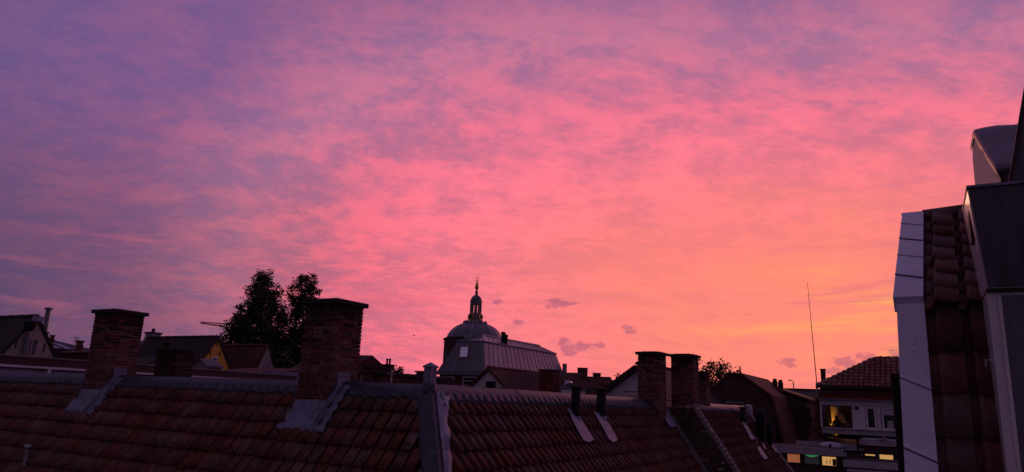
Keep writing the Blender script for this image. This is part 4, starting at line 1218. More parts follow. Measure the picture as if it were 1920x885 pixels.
# skylight panes between
q = onD(1124, 724, 52)
h12 = thing('skylight_house', 'low dark roof with an open tilted skylight behind the right vent pipe', 'house', (q.x, q.y, 0))
MB().box(q.x - 3.5, q.x + 3, q.y + .4, q.y + 6, 0, q.z - 1.4).build('wall', 'brick_far', h12)
MB().prism([(q.x - 3.7, q.y - .4, q.z - 1.5), (q.x - 3.7, q.y + 6.3, q.z - 1.5), (q.x - 3.7, q.y + 3, q.z + .55)], (6.9, 0, 0)).build('roof', 'tile_far', h12)
MB().prism([onD(1124, 721, 52), onD(1126, 720, 52), onD(1132, 726, 52), onD(1131, 728, 52)], (0, .1, 0)).build('skylight', 'white_dull', h12)
MB().prism([onD(1132, 726, 52), onD(1138, 725, 52), onD(1138, 730, 52), onD(1135, 730, 52)], (0, .1, 0)).build('skylight_glass', 'blind', h12)

# white gable end left of the ridge-end chimney
h13, ap13, sl13, hf13, r13 = gable_house('white_gable_end_house', 'white rendered gable end under a dark verge left of the ridge-end chimney', 'y', (1198, 693), 42, (1140, 736), (1256, 738), 9, 'white_plaster', 'tile_dark', .6, verge=.35, over=.5, ridge_mat='tile_dark', th=.28)
q0 = onY(1176, 748, ap13.y); q1 = onY(1200, 739, ap13.y)
window(h13, 'y', ap13.y, q0.x, q1.x, q0.z - .2, q1.z, .08, 'white', 'glass_dark', bars=2, sill=False)
MB().box(onY(1171, 733, ap13.y).x, q1.x + .2, ap13.y - .04, ap13.y - .003, onY(1190, 733.5, ap13.y).z - .04, onY(1190, 733.5, ap13.y).z).build('cable_tray', 'zinc_dark', h13)
# red tiled wall glimpsed between the two brick chimneys
q = onD(1255, 707, 36); 
h14 = thing('red_roof_house', 'red tiled roof glimpsed in the gap between the two right brick chimneys', 'house', (q.x, q.y, 0))
MB().box(q.x - .9, q.x + .9, q.y + .6, q.y + 4, 0, q.z - 1.5).build('wall', 'siding', h14)
MB().prism([(q.x - 1, q.y - .3, q.z - 1.6), (q.x - 1, q.y + 4.2, q.z - 1.6), (q.x - 1, q.y + 2.2, q.z + .15)], (2.0, 0, 0)).build('roof', 'tile_light', h14)

# ------------------------------------------------------------------ dark mansard house behind the neighbour
DH = 50.0
ap = onD(1369, 703, DH)
h15 = thing('dark_mansard_house', 'big dark brown house with a white framed window behind the neighbouring roof', 'house', (ap.x, ap.y, 0))
l0 = onY(1327, 733, ap.y); w0_, w1_ = onY(1348, 770, ap.y), onY(1394, 754, ap.y)
xr_ = onY(1415, 706, ap.y).x; xr2 = onY(1440, 745, ap.y).x
ztop = ap.z
yb = ap.y + 13
poly = [(l0.x - .8, ap.y, 0), (xr2 + .4, ap.y, 0), (xr2 + .4, ap.y, l0.z - 1.2), (xr2, ap.y, onY(1440, 745, ap.y).z), (ap.x + .75, ap.y, ztop - .05), (ap.x - .05, ap.y, ztop - .02), (l0.x, ap.y, l0.z), (l0.x - .8, ap.y, l0.z - 1.0)]
MB().prism(poly, (0, 9, 0)).build('wall', 'brown_wall', h15)
rm = MB()
rm.prism([(ap.x + .70, ap.y - .12, ztop), (xr2 + .1, ap.y - .12, onY(1440, 745, ap.y).z + .05), (xr2 + 1.0, ap.y - .12, l0.z - 4.2), (xr2 + 1.2, ap.y - .12, l0.z - 4.2), (xr2 + .3, ap.y - .12, onY(1440, 745, ap.y).z + .13), (ap.x + .75, ap.y - .12, ztop + .12)], (0, 9.3, 0))
rm.prism([(ap.x - .1, ap.y - .12, ztop + .02), (ap.x + .8, ap.y - .12, ztop), (ap.x + .8, ap.y - .12, ztop + .12), (ap.x - .1, ap.y - .12, ztop + .14)], (0, 9.3, 0))
rm.prism([(l0.x - .9, ap.y - .12, l0.z - .95), (ap.x - .05, ap.y - .12, ztop + .02), (ap.x - .05, ap.y - .12, ztop + .14), (l0.x - .95, ap.y - .12, l0.z - .83)], (0, 9.3, 0))
rr15 = rm.build('roof', 'tile_far', h15)
window(h15, 'y', ap.y, w0_.x, w1_.x, w0_.z - .3, w1_.z, .075, 'white_dull', sill=False)
for (u, vt) in ((1453.5, 712), (1464, 714)):
    b = onD(u, 730, 57); t = onD(u, vt, 57)
    m_ = MB().box(b.x - .16, b.x + .16, b.y - .16, b.y + .16, b.z - .8, t.z - .12).build('chimney', 'brick_dark', h15)
    MB().lathe((b.x, b.y, t.z - .12), [(.16, 0), (.13, .1), (.17, .14), (.08, .2)], 10).build('chimney_pot', 'soot_concrete', m_)
# tail of its roof falling towards the lit house
a = onD(1400, 706, 56); b = onD(1512, 750, 56)
h16 = thing('red_rear_roof_house', 'dark red rear roof sloping down between the mansard house and the lit house', 'house', (a.x, a.y, 0))
MB().prism([(a.x - .6, a.y, 0), (b.x + .1, a.y, 0), (b.x + .1, a.y, b.z - .1), (a.x - .6, a.y, a.z - .05)], (0, 7, 0)).build('wall', 'brown_wall', h16)
MB().prism([(a.x - .7, a.y - .15, a.z), (b.x + .3, a.y - .15, b.z - .08), (b.x + .3, a.y - .15, b.z + .06), (a.x - .7, a.y - .15, a.z + .15)], (0, 7.3, 0)).build('roof', 'tile_far', h16)
for k in range(6):
    z = b.z - .5 - k * .55
    MB().prism([(a.x - .6 , a.y - .05, z - .52), (b.x + .35 + k * .12, a.y - .05, z - .52), (b.x + .30 + k * .12, a.y - .01, z), (a.x - .6, a.y - .01, z)], (0, .05, 0)).build('tile_course', 'tile_far', h16)
# grey parapet and street lamp far behind
a = onD(1476, 729, 70); b = onD(1522, 728, 70)
pw = thing('grey_parapet_building', 'distant grey flat-roofed building in the gap left of the lit house', 'building', (a.x, a.y, 0))
MB().box(a.x - 1, b.x + 1, a.y, a.y + 6, 0, a.z - .1).build('wall', 'grey_plaster', pw)
MB().box(a.x - 1.1, b.x + 1.1, a.y - .1, a.y + 6.1, a.z - .1, a.z + .05).build('parapet_cap', 'soot_concrete', pw)
a = onD(1488, 727, 64); t = onD(1487, 714, 64)
lp = thing('street_lamp', 'small distant street lamp with curved arm left of the lit house', 'street lamp', (a.x, a.y, 0))
MB().tube([(a.x, a.y, 0), (a.x, a.y, t.z - .1)], [.08, .04], 8).build('post', 'grey_metal', lp)
MB().tube([(a.x, a.y, t.z - .12), (a.x - .04, a.y, t.z), (a.x - .2, a.y, t.z + .05)], .035, 6).build('arm', 'grey_metal', lp)
MB().box(a.x - .38, a.x - .16, a.y - .07, a.y + .07, t.z, t.z + .09).build('lamp_head', 'white_dull', lp)

# ------------------------------------------------------------------ the lit house
YL = 45.0
c1 = onY(1534, 724, YL); c2 = onY(1700, 724, YL); ez = c1.z
lit_h = thing('lit_house', 'red clad house with hipped tile roof and a wide white dormer, one window lit orange', 'house', (c1.x, YL, 0))
x0_, x1_ = c1.x, c2.x + 2
rt = onD(1641, 675.5, 48.6)
rz_ = rt.z; ry = YL + 2.9; rx = rt.x
hx0, hx1, hz0, hz1 = onY(1541, 780, YL).x - .35, onY(1597, 780, YL).x + .4, onY(1560, 806, YL).z - .7, onY(1560, 758, YL).z + .35
MB().box(x0_ + .35, x1_ - .3, YL + .35, YL + 8, 0, hz0).box(x0_ + .35, x1_ - .3, YL + .35, YL + 8, hz1, ez - .02).box(x0_ + .35, hx0, YL + .351, YL + 7.9, hz0, hz1).box(hx1, x1_ - .3, YL + .351, YL + 7.9, hz0, hz1).build('wall', 'brown_wall', lit_h)
rr_ = MB(); rr_.quad((x0_, YL, ez), (x1_, YL, ez), (x1_, ry, rz_), (rx, ry, rz_)).quad((x0_, YL + 6, ez), (x0_, YL, ez), (rx, ry, rz_)).quad((x1_, YL + 6, ez), (x0_, YL + 6, ez), (rx, ry, rz_), (x1_, ry, rz_))
lroof = rr_.build('roof', 'underlay', lit_h)
slope_l = math.atan2(rz_ - ez, ry - YL)
aS, uS, nS = Vector((1, 0, 0)), Vector((0, math.cos(slope_l), math.sin(slope_l))), Vector((0, -math.sin(slope_l), math.cos(slope_l)))
SL = math.hypot(rz_ - ez, ry - YL); nrow = 9; rr2 = SL / nrow; tw2 = .275
oS = Vector((rx, ry, rz_))
ms = slope_tiles(oS, aS, uS, nS, -18, 22, 0, nrow, tw2, rr2, keep=lambda x, d: x > -(rx - x0_) * d / SL + .05 and x < x1_ - rx - .1, jit=.004, lift0=.03)
split_pieces('roof_tile', 'roof_tiling', 'tile_light', lroof, pantile(tw2, rr2 + .07, 1.6, lift=.06), ms, 230, smooth=True)
for k in range(11):
    a = Vector((rx, ry, rz_)).lerp(Vector((x0_, YL, ez)), k / 11); b = Vector((rx, ry, rz_)).lerp(Vector((x0_, YL, ez)), (k + 1.12) / 11)
    MB().tube([a + Vector((0, 0, .05)), b + Vector((0, 0, .09))], [.11, .14], 8).build('hip_tile', 'tile_light', lroof)
for k in range(9):
    a = Vector((rx + .4 * k, ry, rz_ + .05)); MB().tube([a, a + Vector((.44, 0, .03))], [.12, .14], 8).build('ridge_cap', 'tile_light', lroof)
MB().box(x0_ - .12, x1_, YL - .16, YL + .05, ez - .10, ez + .05).build('gutter', 'dark_wood', lit_h)
# cladding boards between eave and dormer and to its left
zd1 = onY(1600, 750, YL).z; zb_ = onY(1510, 822, YL).z
xw = onY(1508, 790, YL).x
nb_ = 10
for k in range(14):
    z_ = ez - .12 - k * .30
    if z_ - .3 < zb_ - .6: break
    xs = x0_ + .05 - k * .085
    xe = x1_ - .4 if z_ - .3 > onY(1600, 751, YL - .1).z - .02 else onY(1537, 760, YL - .1).x + .1
    MB().prism([(xs, YL + .22, z_ - .30), (xe, YL + .22, z_ - .30), (xe, YL + .30, z_ + .03), (xs, YL + .30, z_ + .03)], (0, .05, 0)).build('cladding_board', 'siding', lit_h)
# the white dormer box
dx0, dx1 = onY(1537, 760, YL - .1).x, onY(1686, 760, YL - .1).x
dzt, dzb = onY(1600, 751, YL - .1).z, onY(1600, 815, YL - .1).z
YD = YL - .1
dorm = MB().box(dx0, dx1, YD, YD + .30, dzt - .30, dzt).build('dormer_cornice', 'white_dull', lit_h)
MB().box(dx0 - .06, dx1 + .06, YD - .10, YD + 2.2, dzt + .001, dzt + .08).build('dormer_roof', 'zinc_dark', dorm)
MB().box(dx0 + .06, dx1, YD - .02, YD + .28, dzb, dzb + .28).build('dormer_sill_beam', 'white_dull', lit_h)
MB().box(dx0 + .1, dx1, YD - .12, YD + .1, dzb + .281, dzb + .33).build('dormer_sill', 'white', lit_h)
MB().box(dx0, dx0 + .10, YD - .001, YD + .28, dzb + .34, dzt - .301).build('dormer_post', 'white', lit_h)
wx0, wx1 = onY(1541, 780, YD).x, onY(1597, 780, YD).x
px0, px1 = wx1 + .02, onY(1622, 780, YD).x
wz0, wz1 = dzb + .335, dzt - .305
fr = MB()
fr.box(wx0, wx0 + .06, YD + .04, YD + .12, wz0, wz1).box(wx1 - .06, wx1, YD + .04, YD + .12, wz0, wz1).box(wx0 + .06, wx1 - .06, YD + .04, YD + .12, wz1 - .06, wz1).box(wx0 + .06, wx1 - .06, YD + .04, YD + .12, wz0, wz0 + .06)
lw = fr.build('lit_window', 'dark_wood', lit_h); lw['label'] = 'wide window lit orange from inside'
MB().box(wx0 + .055, wx1 - .055, YD + .07, YD + .08, wz0 + .055, wz1 - .055).build('pane', 'clear_glass', lw)
pan = MB().box(px0, px1, YD + .02, YD + .25, wz0, wz1).build('white_panel', 'white', lit_h)
q = onY(1606, 764.5, YD - .1); MB().lathe((q.x, YD - .06, q.z - .1), [(.02, 0), (.11, .03), (.12, .10), (.06, .17)], 12).build('wall_light', 'black_metal', pan, smooth=True)
for (u0, u1, blind) in ((1623, 1643, False), (1653, 1686, True)):
    a0, a1 = onY(u0, 780, YD).x, onY(u1, 780, YD).x
    w = window(lit_h, 'y', YD + .20, a0, a1, wz0, wz1, .10, 'white', 'glass_dark', sill=False, proud=.16)
    if blind:
        MB().box(a0 + .10, a1 - .10, YD + .10, YD + .14, wz1 - .42, wz1 - .10).build('roller_blind', 'blind', w)
        MB().box(a0 + .25, a1 - .3, YD + .12, YD + .16, wz0 + .10, wz0 + .5).build('white_box', 'white_dull', w)
    else:
        MB().box(a0 + .02 + (a1 - a0), a1 + .22, YD + .05, YD + .2, wz0, wz1).build('mullion', 'white', w)
# the room behind the lit window
YR = YD + 2.6
rm_ = MB()
rx0, rx1 = wx0 - .25, wx1 + .3
rm_.quad((rx0, YR, wz0 - .6), (rx1, YR, wz0 - .6), (rx1, YR, wz1 + .25), (rx0, YR, wz1 + .25))
rm_.quad((rx0, YD + .3, wz0 - .6), (rx0, YR, wz0 - .6), (rx0, YR, wz1 + .25), (rx0, YD + .3, wz1 + .25))
rm_.quad((rx1, YR, wz0 - .6), (rx1, YD + .3, wz0 - .6), (rx1, YD + .3, wz1 + .25), (rx1, YR, wz1 + .25))
rm_.quad((rx0, YD + .3, wz1 + .25), (rx0, YR, wz1 + .25), (rx1, YR, wz1 + .25), (rx1, YD + .3, wz1 + .25))
rm_.quad((rx0, YD + .3, wz0 - .6), (rx1, YD + .3, wz0 - .6), (rx1, YR, wz0 - .6), (rx0, YR, wz0 - .6))
room = rm_.build('room', 'room_dark', lit_h)
l0_, l1_ = onY(1551, 780, YR - .1).x, onY(1573, 780, YR - .1).x
MB().box(l0_, l1_, YR - .06, YR - .01, wz0 - .5, wz1 + .2).build('painted_lit_wall', 'room_wall', room)  # pale panel on the dark back wall, lit patch put into its colour
MB().box(onY(1544, 780, YR - .1).x, l0_ - .16, YR - .05, YR - .01, wz0 - .5, wz0 + .9).build('painted_lit_wall', 'room_wall', room)
q0 = onY(1575, 790, YR - .1); q1 = onY(1584, 778, YR - .1)
MB().box(q0.x, q1.x, YR - .05, YR - .01, q0.z - .1, q1.z + .05).build('wall_picture', 'room_wall', room)
MB().box(wx0 + .06, wx1 - .06, YD + .35, YD + .75, wz0 - .1, wz0 + .12).build('window_shelf', 'room_dark', room)
lmp = onY(1556, 792, YR - .35)
tl = thing('table_lamp', 'glowing table lamp low inside the orange lit window', 'lamp', (lmp.x, YR - .35, wz0 - .5))
MB().lathe((lmp.x, YR - .35, wz0 - .5), [(.10, 0), (.09, .03), (.02, .05), (.02, .42), (.03, .43)], 12).build('stand', 'black_metal', tl)
MB().lathe((lmp.x, YR - .35, wz0 - .08), [(.13, 0), (.08, .2)], 14).build('lamp_shade', 'lamp_glow', tl)
ld = bpy.data.lights.new('lamp_bulb', 'POINT'); ld.energy = 800; ld.color = (1.0, .50, .10); ld.shadow_soft_size = .08
lo = bpy.data.objects.new('lamp_bulb', ld); COL.objects.link(lo); lo.parent = tl; lo.location = (0.0, -.22, .62)
# person sitting behind the lit window
pq = onY(1570, 806, YD + 1.15)
def person(base, label):
    V = [(0, 0, .45), (0, 0, .62), (0, 0, .80), (0, .01, .95), (0, .0, 1.03), (0, -.01, 1.10), (0, -.015, 1.17), (0, -.02, 1.25),
         (-.17, 0, .93), (-.22, -.05, .70), (-.16, -.26, .62), (-.10, -.34, .64), (.17, 0, .93), (.23, -.05, .70), (.17, -.26, .62), (.11, -.34, .64),
         (-.10, -.05, .44), (-.13, -.45, .46), (-.13, -.46, .08), (.10, -.05, .44), (.13, -.45, .46), (.13, -.46, .08), (-.13, -.58, .05), (.13, -.58, .05)]
    Rd = [.16, .15, .165, .10, .058, .075, .105, .085, .075, .05, .038, .04, .075, .05, .038, .04, .085, .065, .045, .085, .065, .045, .035, .035]
    Eg = [(0, 1), (1, 2), (2, 3), (3, 4), (4, 5), (5, 6), (6, 7), (3, 8), (8, 9), (9, 10), (10, 11), (3, 12), (12, 13), (13, 14), (14, 15), (0, 16), (16, 17), (17, 18), (0, 19), (19, 20), (20, 21), (18, 22), (21, 23)]
    me = bpy.data.meshes.new('person'); me.from_pydata(V, Eg, []); me.materials.append(MATS['body_silhouette'])  # whole body near black: the backlit silhouette is put into the colour
    o = bpy.data.objects.new('person', me); COL.objects.link(o); o.location = base
    sk_ = o.modifiers.new('skin', 'SKIN'); ss = o.modifiers.new('sub', 'SUBSURF'); ss.levels = 2; ss.render_levels = 2
    if not me.skin_vertices: me.attributes
    for i, d in enumerate(me.skin_vertices[0].data):
        d.radius = (Rd[i], Rd[i] * .85); d.use_root = (i == 0)
    return tag(o, label, 'person')
bpy.ops.object.select_all(action='DESELECT')
def skin_person():
    base = Vector((pq.x, YD + 1.2, onY(1572, 777, YD + 1.2).z - 1.33))
    me = bpy.data.meshes.new('tmp')
    try:
        return person(base, 'person coloured as a dark silhouette sitting inside the orange lit window')
    except Exception as ex:
        print('person skin', ex)
# skin layer needs the modifier to create its data
_p = skin_person()

# lower flat roofs in front of the lit house
YA = 41.0
def yb_(u, v, Y=YA): return onY(u, v, Y)
g0, g1 = yb_(1493, 826, 43.5), yb_(1608, 832, 43.5)
an = thing('rear_extension', 'low rear extension under the lit house with white fascia and three small glowing windows', 'annex', (g0.x, YA, 0))
f0_, f1_ = yb_(1470, 838), yb_(1576, 846)
zf1, zf0 = yb_(1530, 841).z, yb_(1530, 853).z
MB().box(f0_.x - 1.2, f1_.x + .9, YA + .2, 44.6, 0, zf1 - .05).build('wall', 'brown_wall', an)
MB().box(f0_.x - 1.2, f1_.x + 1.0, YA + .05, 44.7, zf1 - .06, zf1 + .02).build('roof', 'bitumen', an)
MB().box(f0_.x - 1.2, f1_.x, YA - .05, YA + .05, zf0, zf1 + .05).build('fascia_board', 'white_dull', an)
MB().prism([(f1_.x + .02, YA - .05, zf0), (f1_.x + 1.0, YA + 1.0, zf0 + .05), (f1_.x + 1.0, YA + 1.0, zf1 + .1), (f1_.x + .02, YA - .05, zf1 + .05)], (-.02, .1, 0)).build('fascia_return', 'white_dull', an)
for (u0, v0, u1, v1, gm_, lb) in ((1475, 868, 1502, 850, 'curtain_orange', 'small window with glowing orange curtain'), (1507, 871, 1538, 851, 'blind_green', 'small window with grey-green blind'), (1540, 874, 1570, 855, 'curtain_yellow', 'small window with glowing yellow curtain')):
    a = yb_(u0, v0, YA + .2); b = yb_(u1, v1, YA + .2)
    w = window(an, 'y', YA + .2, a.x, b.x, a.z, b.z, .06, 'dark_wood', gm_, sill=False, proud=.08); w['label'] = lb
    if gm_ == 'blind_green':
        MB().prism([(a.x + .08, YA + .16, b.z - .08), (b.x - .05, YA + .16, b.z - .08), (b.x - .3, YA + .16, b.z - .17), (a.x + .3, YA + .16, b.z - .19)], (0, .02, 0)).build('green_valance', 'green_edge', w)
    if gm_ == 'curtain_yellow':
        pl_ = MB()
        for k in range(4):
            x_ = a.x + .25 + k * .16; pl_.tube([(x_, YA + .165, a.z + .15), (x_ + .04, YA + .165, a.z + .30 + .06 * (k % 2))], .02, 5)
        pl_.box(b.x - .24, b.x - .07, YA + .16, YA + .175, a.z + .07, b.z - .16)
        pl_.build('plant_silhouette', 'black_metal', w)
MB().box(g0.x, g1.x, 43.4, 43.5, g0.z - .22, g0.z).build('gutter', 'white_dull', an)
sk0, sk1 = yb_(1541, 838, 42.5), yb_(1577, 838, 42.5)
MB().lathe(((sk0.x + sk1.x) / 2, 42.6, zf1 + .02), [(.58, 0), (.58, .10), (.50, .20), (.3, .28), (.05, .31)], 18).build('dome_light', 'blind', an, smooth=True)
MB().box((sk0.x + sk1.x) / 2 - .06, (sk0.x + sk1.x) / 2 + .06, 42.0, 42.05, zf1 + .03, zf1 + .22).build('dome_hinge', 'dark_wood', an)
# second extension, right
YB = 39.0
an2 = thing('right_rear_extension', 'low rear extension beside the black pipe with stepped pale gutters and yellow lit strip windows', 'annex', (yb_(1610, 850, YB).x, YB, 0))
a, b = yb_(1584, 880, YB), yb_(1692, 880, YB)
zt_ = yb_(1640, 866, YB).z
MB().box(a.x, b.x + 1, YB + .1, YB + 2, 0, zt_ - .3).build('wall', 'brown_wall', an2)
MB().box(a.x - .05, b.x + 1, YB - .05, YB + .1, zt_ - .32, zt_).build('fascia_board', 'white_dull', an2)
MB().box(a.x - .02, b.x + 1, YB + .1, YB + 2.6, zt_ - .05, zt_ + .02).build('roof', 'bitumen', an2)
MB().box(a.x + .1, b.x + 1, YB - .12, YB + .06, zt_ - .52, zt_ - .40).build('gutter', 'white_dull', an2)
MB().box(a.x + .05, b.x + .8, YB - .3, YB - .1, zt_ - 1.1, zt_ - .75).build('lower_gutter', 'white_dull', an2)
zw1 = yb_(1650, 836, 42).z
MB().box(yb_(1612, 850, 42).x, b.x + 1, 42, 44, 0, zw1 - .02).build('upper_wall', 'brown_wall', an2)
MB().box(yb_(1614, 830, 42).x, b.x + 1, 41.8, 44.2, zw1, zw1 + .30).build('upper_fascia', 'white_dull', an2)
for (u0, v0, u1, v1, gm_) in ((1619, 857, 1644, 849, 'curtain_yellow'), (1647, 864, 1677, 851, 'curtain_yellow')):
    a_ = yb_(u0, v0, 42); b_ = yb_(u1, v1, 42)
    window(an2, 'y', 42, a_.x, b_.x, a_.z, b_.z, .07 if u0 > 1640 else .09, 'dark_wood', gm_, sill=False, proud=.08)
MB().box(yb_(1607, 835, 42).x, yb_(1611, 835, 42).x, 41.7, 41.9, 4, zw1 + .4).build('downpipe', 'black_metal', an2)
q = yb_(1655, 827, 41.9)
sat = thing('satellite_dish', 'small white satellite dish on the pale gutter under the white dormer', 'dish', (q.x, 41.9, q.z - .25))
m_ = MB(); m_.lathe((q.x, 41.9, q.z - .02), [(.02, 0), (.18, .05), (.28, .15)], 16)
dsh = m_.build('dish', 'white', sat, smooth=True); 
MB().tube([(q.x, 41.9, q.z - .25), (q.x, 41.9, q.z)], .04, 8).tube([(q.x, 41.85, q.z), (q.x + .1, 41.6, q.z + .2)], .02, 6).build('arm', 'grey_metal', sat)
MB().box(q.x + .05, q.x + .16, 41.55, 41.66, q.z + .14, q.z + .26).build('receiver', 'zinc_dark', sat)
# tall whip aerial and roof flue
a = onD(1531, 714, 47.5); t = onD(1514, 530, 47.5)
ant = thing('whip_aerial', 'very tall thin whip aerial left of the lit house roof', 'aerial', (a.x, a.y, ez - .5))
MB().tube([(a.x, a.y, ez - .5), a, t], [.035, .03, .012], 6).build('whip', 'black_metal', ant)
MB().lathe((a.x, a.y, ez - .5), [(.09, 0), (.08, .3), (.05, .5)], 8).build('aerial_base', 'grey_metal', ant)
q = onD(1543, 700, 48); t = onD(1543, 693.5, 48)
fl = MB().box(q.x - .12, q.x + .14, q.y - .12, q.y + .12, ez, t.z).build('flue', 'brick_dark', lit_h)
MB().box(q.x - .15, q.x + .17, q.y - .15, q.y + .15, t.z + .001, t.z + .06).build('cap_slab', 'soot_concrete', fl)
# ================================================================== near right: mansard roof with white clad verge, dormer
RY, RZ = 7.0, 10.935                    # break line between the steep and the flatter slope
US, LS = R(35), R(76)
RX0, RX1 = -.143, .058                  # clad verge
XR = 6.0
mz = thing('near_mansard_house', 'house at the right edge with red pantile mansard roof and pale sheet-clad verge', 'house', (0, RY, 0))
mz.rotation_euler.z = -R(3.1)
uU = Vector((0, math.cos(US), math.sin(US))); nU = Vector((0, -math.sin(US), math.cos(US)))
uW = Vector((0, math.cos(LS), math.sin(LS))); nW = Vector((0, -math.sin(LS), math.cos(LS)))
B0 = Vector((RX1, RY, RZ)); LU = 2.0; LW = 5.2
top = B0 + uU * LU; bot = B0 - uW * LW
mm_ = MB()
mm_.quad(B0 + Vector((-.15, 0, 0)), B0 + Vector((XR, 0, 0)), top + Vector((XR, 0, 0)), top + Vector((-.15, 0, 0)))
mm_.quad(bot + Vector((-.15, 0, 0)), bot + Vector((XR, 0, 0)), B0 + Vector((XR, 0, 0)), B0 + Vector((-.15, 0, 0)))
bk_ = Vector((0, 5.0, 0))
mm_.quad(top + Vector((-.15, 0, 0)), top + Vector((XR, 0, 0)), top + Vector((XR, 3, -2.0)), top + Vector((-.15, 3, -2.0)))
nroof = mm_.build('roof', 'underlay', mz)
MB().prism([(RX0 + .02, bot.y + .1, 0), (RX0 + .02, top.y + 3, 0), (RX0 + .02, top.y + 3, top.z - 2.05), (RX0 + .02, top.y, top.z - .05), (RX0 + .02, RY + .04, RZ - .04), (RX0 + .02, bot.y + .1, bot.z)], (.14, 0, 0)).build('gable_wall', 'brown_wall', mz)
MB().box(RX0 + .2, XR, bot.y + .25, top.y + 2.9, 0, bot.z + .3).build('wall', 'brick_far', mz)
TWN = .235
oU = top + Vector((.02, 0, 0)); rowU = LU / 7
mU = slope_tiles(oU, aL, uU, nU, 0, 12, 0, 7, TWN, rowU, jit=.004, lift0=.03)
mW = slope_tiles(B0 + Vector((.02, 0, 0)) - uW * .02, aL, uW, nW, 0, 12, 0, 14, TWN, .345, jit=.004, lift0=.03)
split_pieces('roof_tile', 'roof_tiling', 'tile_near', nroof, pantile(TWN, .40, 1.25, seg=14, lift=.04), mU + mW, 90, smooth=True)
for k in range(14):
    a = top + Vector((.0 + k * .4, .02, .03)); MB().tube([a, a + Vector((.43, 0, .012))], [.085, .095], 12).build('ridge_cap', 'tile_near', nroof, smooth=True)
# pale sheets on the verge, each with a slanting welted seam
def verge_sheets(o, up, nrm, L, x0a, x1a, x0b, x1b, cuts, th=.10):
    # o: lower point; widths change from a (bottom) to b (top); cuts: fractions of the seams
    fr_ = [0.0] + cuts + [1.0]; sk_ = .05
    for i in range(len(fr_) - 1):
        f, g = fr_[i], fr_[i + 1]
        pt = lambda x, d: Vector((x, o.y, o.z)) + up * d
        xl_ = lambda t: x0a + (x0b - x0a) * t
        xr__ = lambda t: x1a + (x1b - x1a) * t
        s0 = sk_ if i else 0; s1 = sk_ if i < len(fr_) - 2 else 0
        d0l, d0r, d1l, d1r = f * L + s0, f * L - s0, g * L + s1, g * L - s1
        lift = .004 * (i % 2)
        q_ = [pt(xl_(f), d0l) + nrm * (th + lift), pt(xr__(f), d0r) + nrm * (th + lift), pt(xr__(g), d1r) + nrm * (th + lift), pt(xl_(g), d1l) + nrm * (th + lift)]
        sh = MB().prism(q_, -nrm * (th + .06)).build('clad_sheet', 'clad', nroof)
        if i:
            a, b = q_[0], q_[1]
            MB().tube([a + nrm * .006, b + nrm * .006], .0075, 6).build('welt_seam', 'clad', sh)
            MB().tube([a + nrm * .003 - up * .011, b + nrm * .003 - up * .011], .0036, 5).build('painted_seam_shade', 'black_metal', sh)  # black bead painted in as the shade line below the welt
verge_sheets(B0 - uW * .0, uU, nU, LU + .03, RX0 - .02, RX1 + .008, RX0 + .01, RX1 + .01, [.20, .42, .62, .82], th=.09)
verge_sheets(B0 - uW * 4.2 + Vector((0, 0, -.01)), uW, nW, 4.2, RX0 - .035, RX1 + .03, RX0 + .005, RX1 + .012, [.14, .29, .43, .565, .70, .835], th=.075)
MB().box(RX0 - .0, RX1 + .05, top.y - .03, top.y + .18, top.z + .06, top.z + .085).build('verge_cap', 'clad', nroof)
# black downpipe left of the verge
q = onD(1681, 705, 6.9)
dpp = thing('black_downpipe', 'black downpipe running down left of the pale clad verge', 'pipe', (q.x, q.y, 0))
MB().tube([(RX0 - .055, RY - .12, 0), (RX0 - .055, RY - .12, q.z)], .03, 14).build('pipe', 'black_metal', dpp)
MB().lathe((RX0 - .055, RY - .12, q.z - .03), [(.031, 0), (.037, .005), (.037, .04), (.031, .045)], 14).build('pipe_collar', 'black_metal', dpp)

# dormer with heavy box cornice
YF = 6.35
DX = .474
dormer = thing('near_dormer', 'grey dormer at the right edge with a heavy dark box cornice and pink-lit side', 'dormer', (DX + 1, YF, 8))
wz_ = onY(1856, 548, YF).z; ct = onY(1812, 366, YF).z
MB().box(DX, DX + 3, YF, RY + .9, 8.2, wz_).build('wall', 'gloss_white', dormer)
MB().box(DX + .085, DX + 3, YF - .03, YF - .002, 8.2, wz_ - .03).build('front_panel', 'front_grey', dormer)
MB().prism([(DX + .062, YF - .032, 8.2), (DX + .084, YF - .032, 8.2), (DX + .084, YF - .032, wz_ - .04), (DX + .062, YF - .032, wz_ - .04)], (0, .03, 0)).build('corner_bead', 'gloss_white', dormer)
co = MB()
x_t, x_b = DX - .062, DX - .004; f_t, f_b = YF - .16, YF - .06
i0 = len(co.v)
co.v += [(x_b, f_b, wz_ + .02), (DX + 3, f_b, wz_ + .02), (DX + 3, YF + .5, wz_ + .02), (x_b, YF + .5, wz_ + .02), (x_t, f_t, ct), (DX + 3, f_t, ct), (DX + 3, YF + .55, ct), (x_t, YF + .55, ct)]
co.f += [(0, 3, 2, 1), (4, 5, 6, 7), (0, 1, 5, 4), (1, 2, 6, 5), (2, 3, 7, 6), (3, 0, 4, 7)]
cor = co.build('cornice', 'gloss_white', dormer)
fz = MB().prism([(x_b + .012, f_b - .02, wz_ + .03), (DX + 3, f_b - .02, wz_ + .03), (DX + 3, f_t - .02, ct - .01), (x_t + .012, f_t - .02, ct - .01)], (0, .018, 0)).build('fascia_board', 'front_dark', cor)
MB().box(x_t - .006, DX + 3, f_t - .04, YF + .55, ct + .002, ct + .022).build('roof_edge', 'lead', cor)
MB().box(DX - .003, DX + 3, YF - .05, YF + .5, wz_ + .001, wz_ + .018).build('soffit_mould', 'dark_wood', cor)
MB().box(x_t + .006, x_t + .03, f_t + .2, f_t + .36, ct - .36, ct - .12).build('side_slot', 'black_metal', cor)
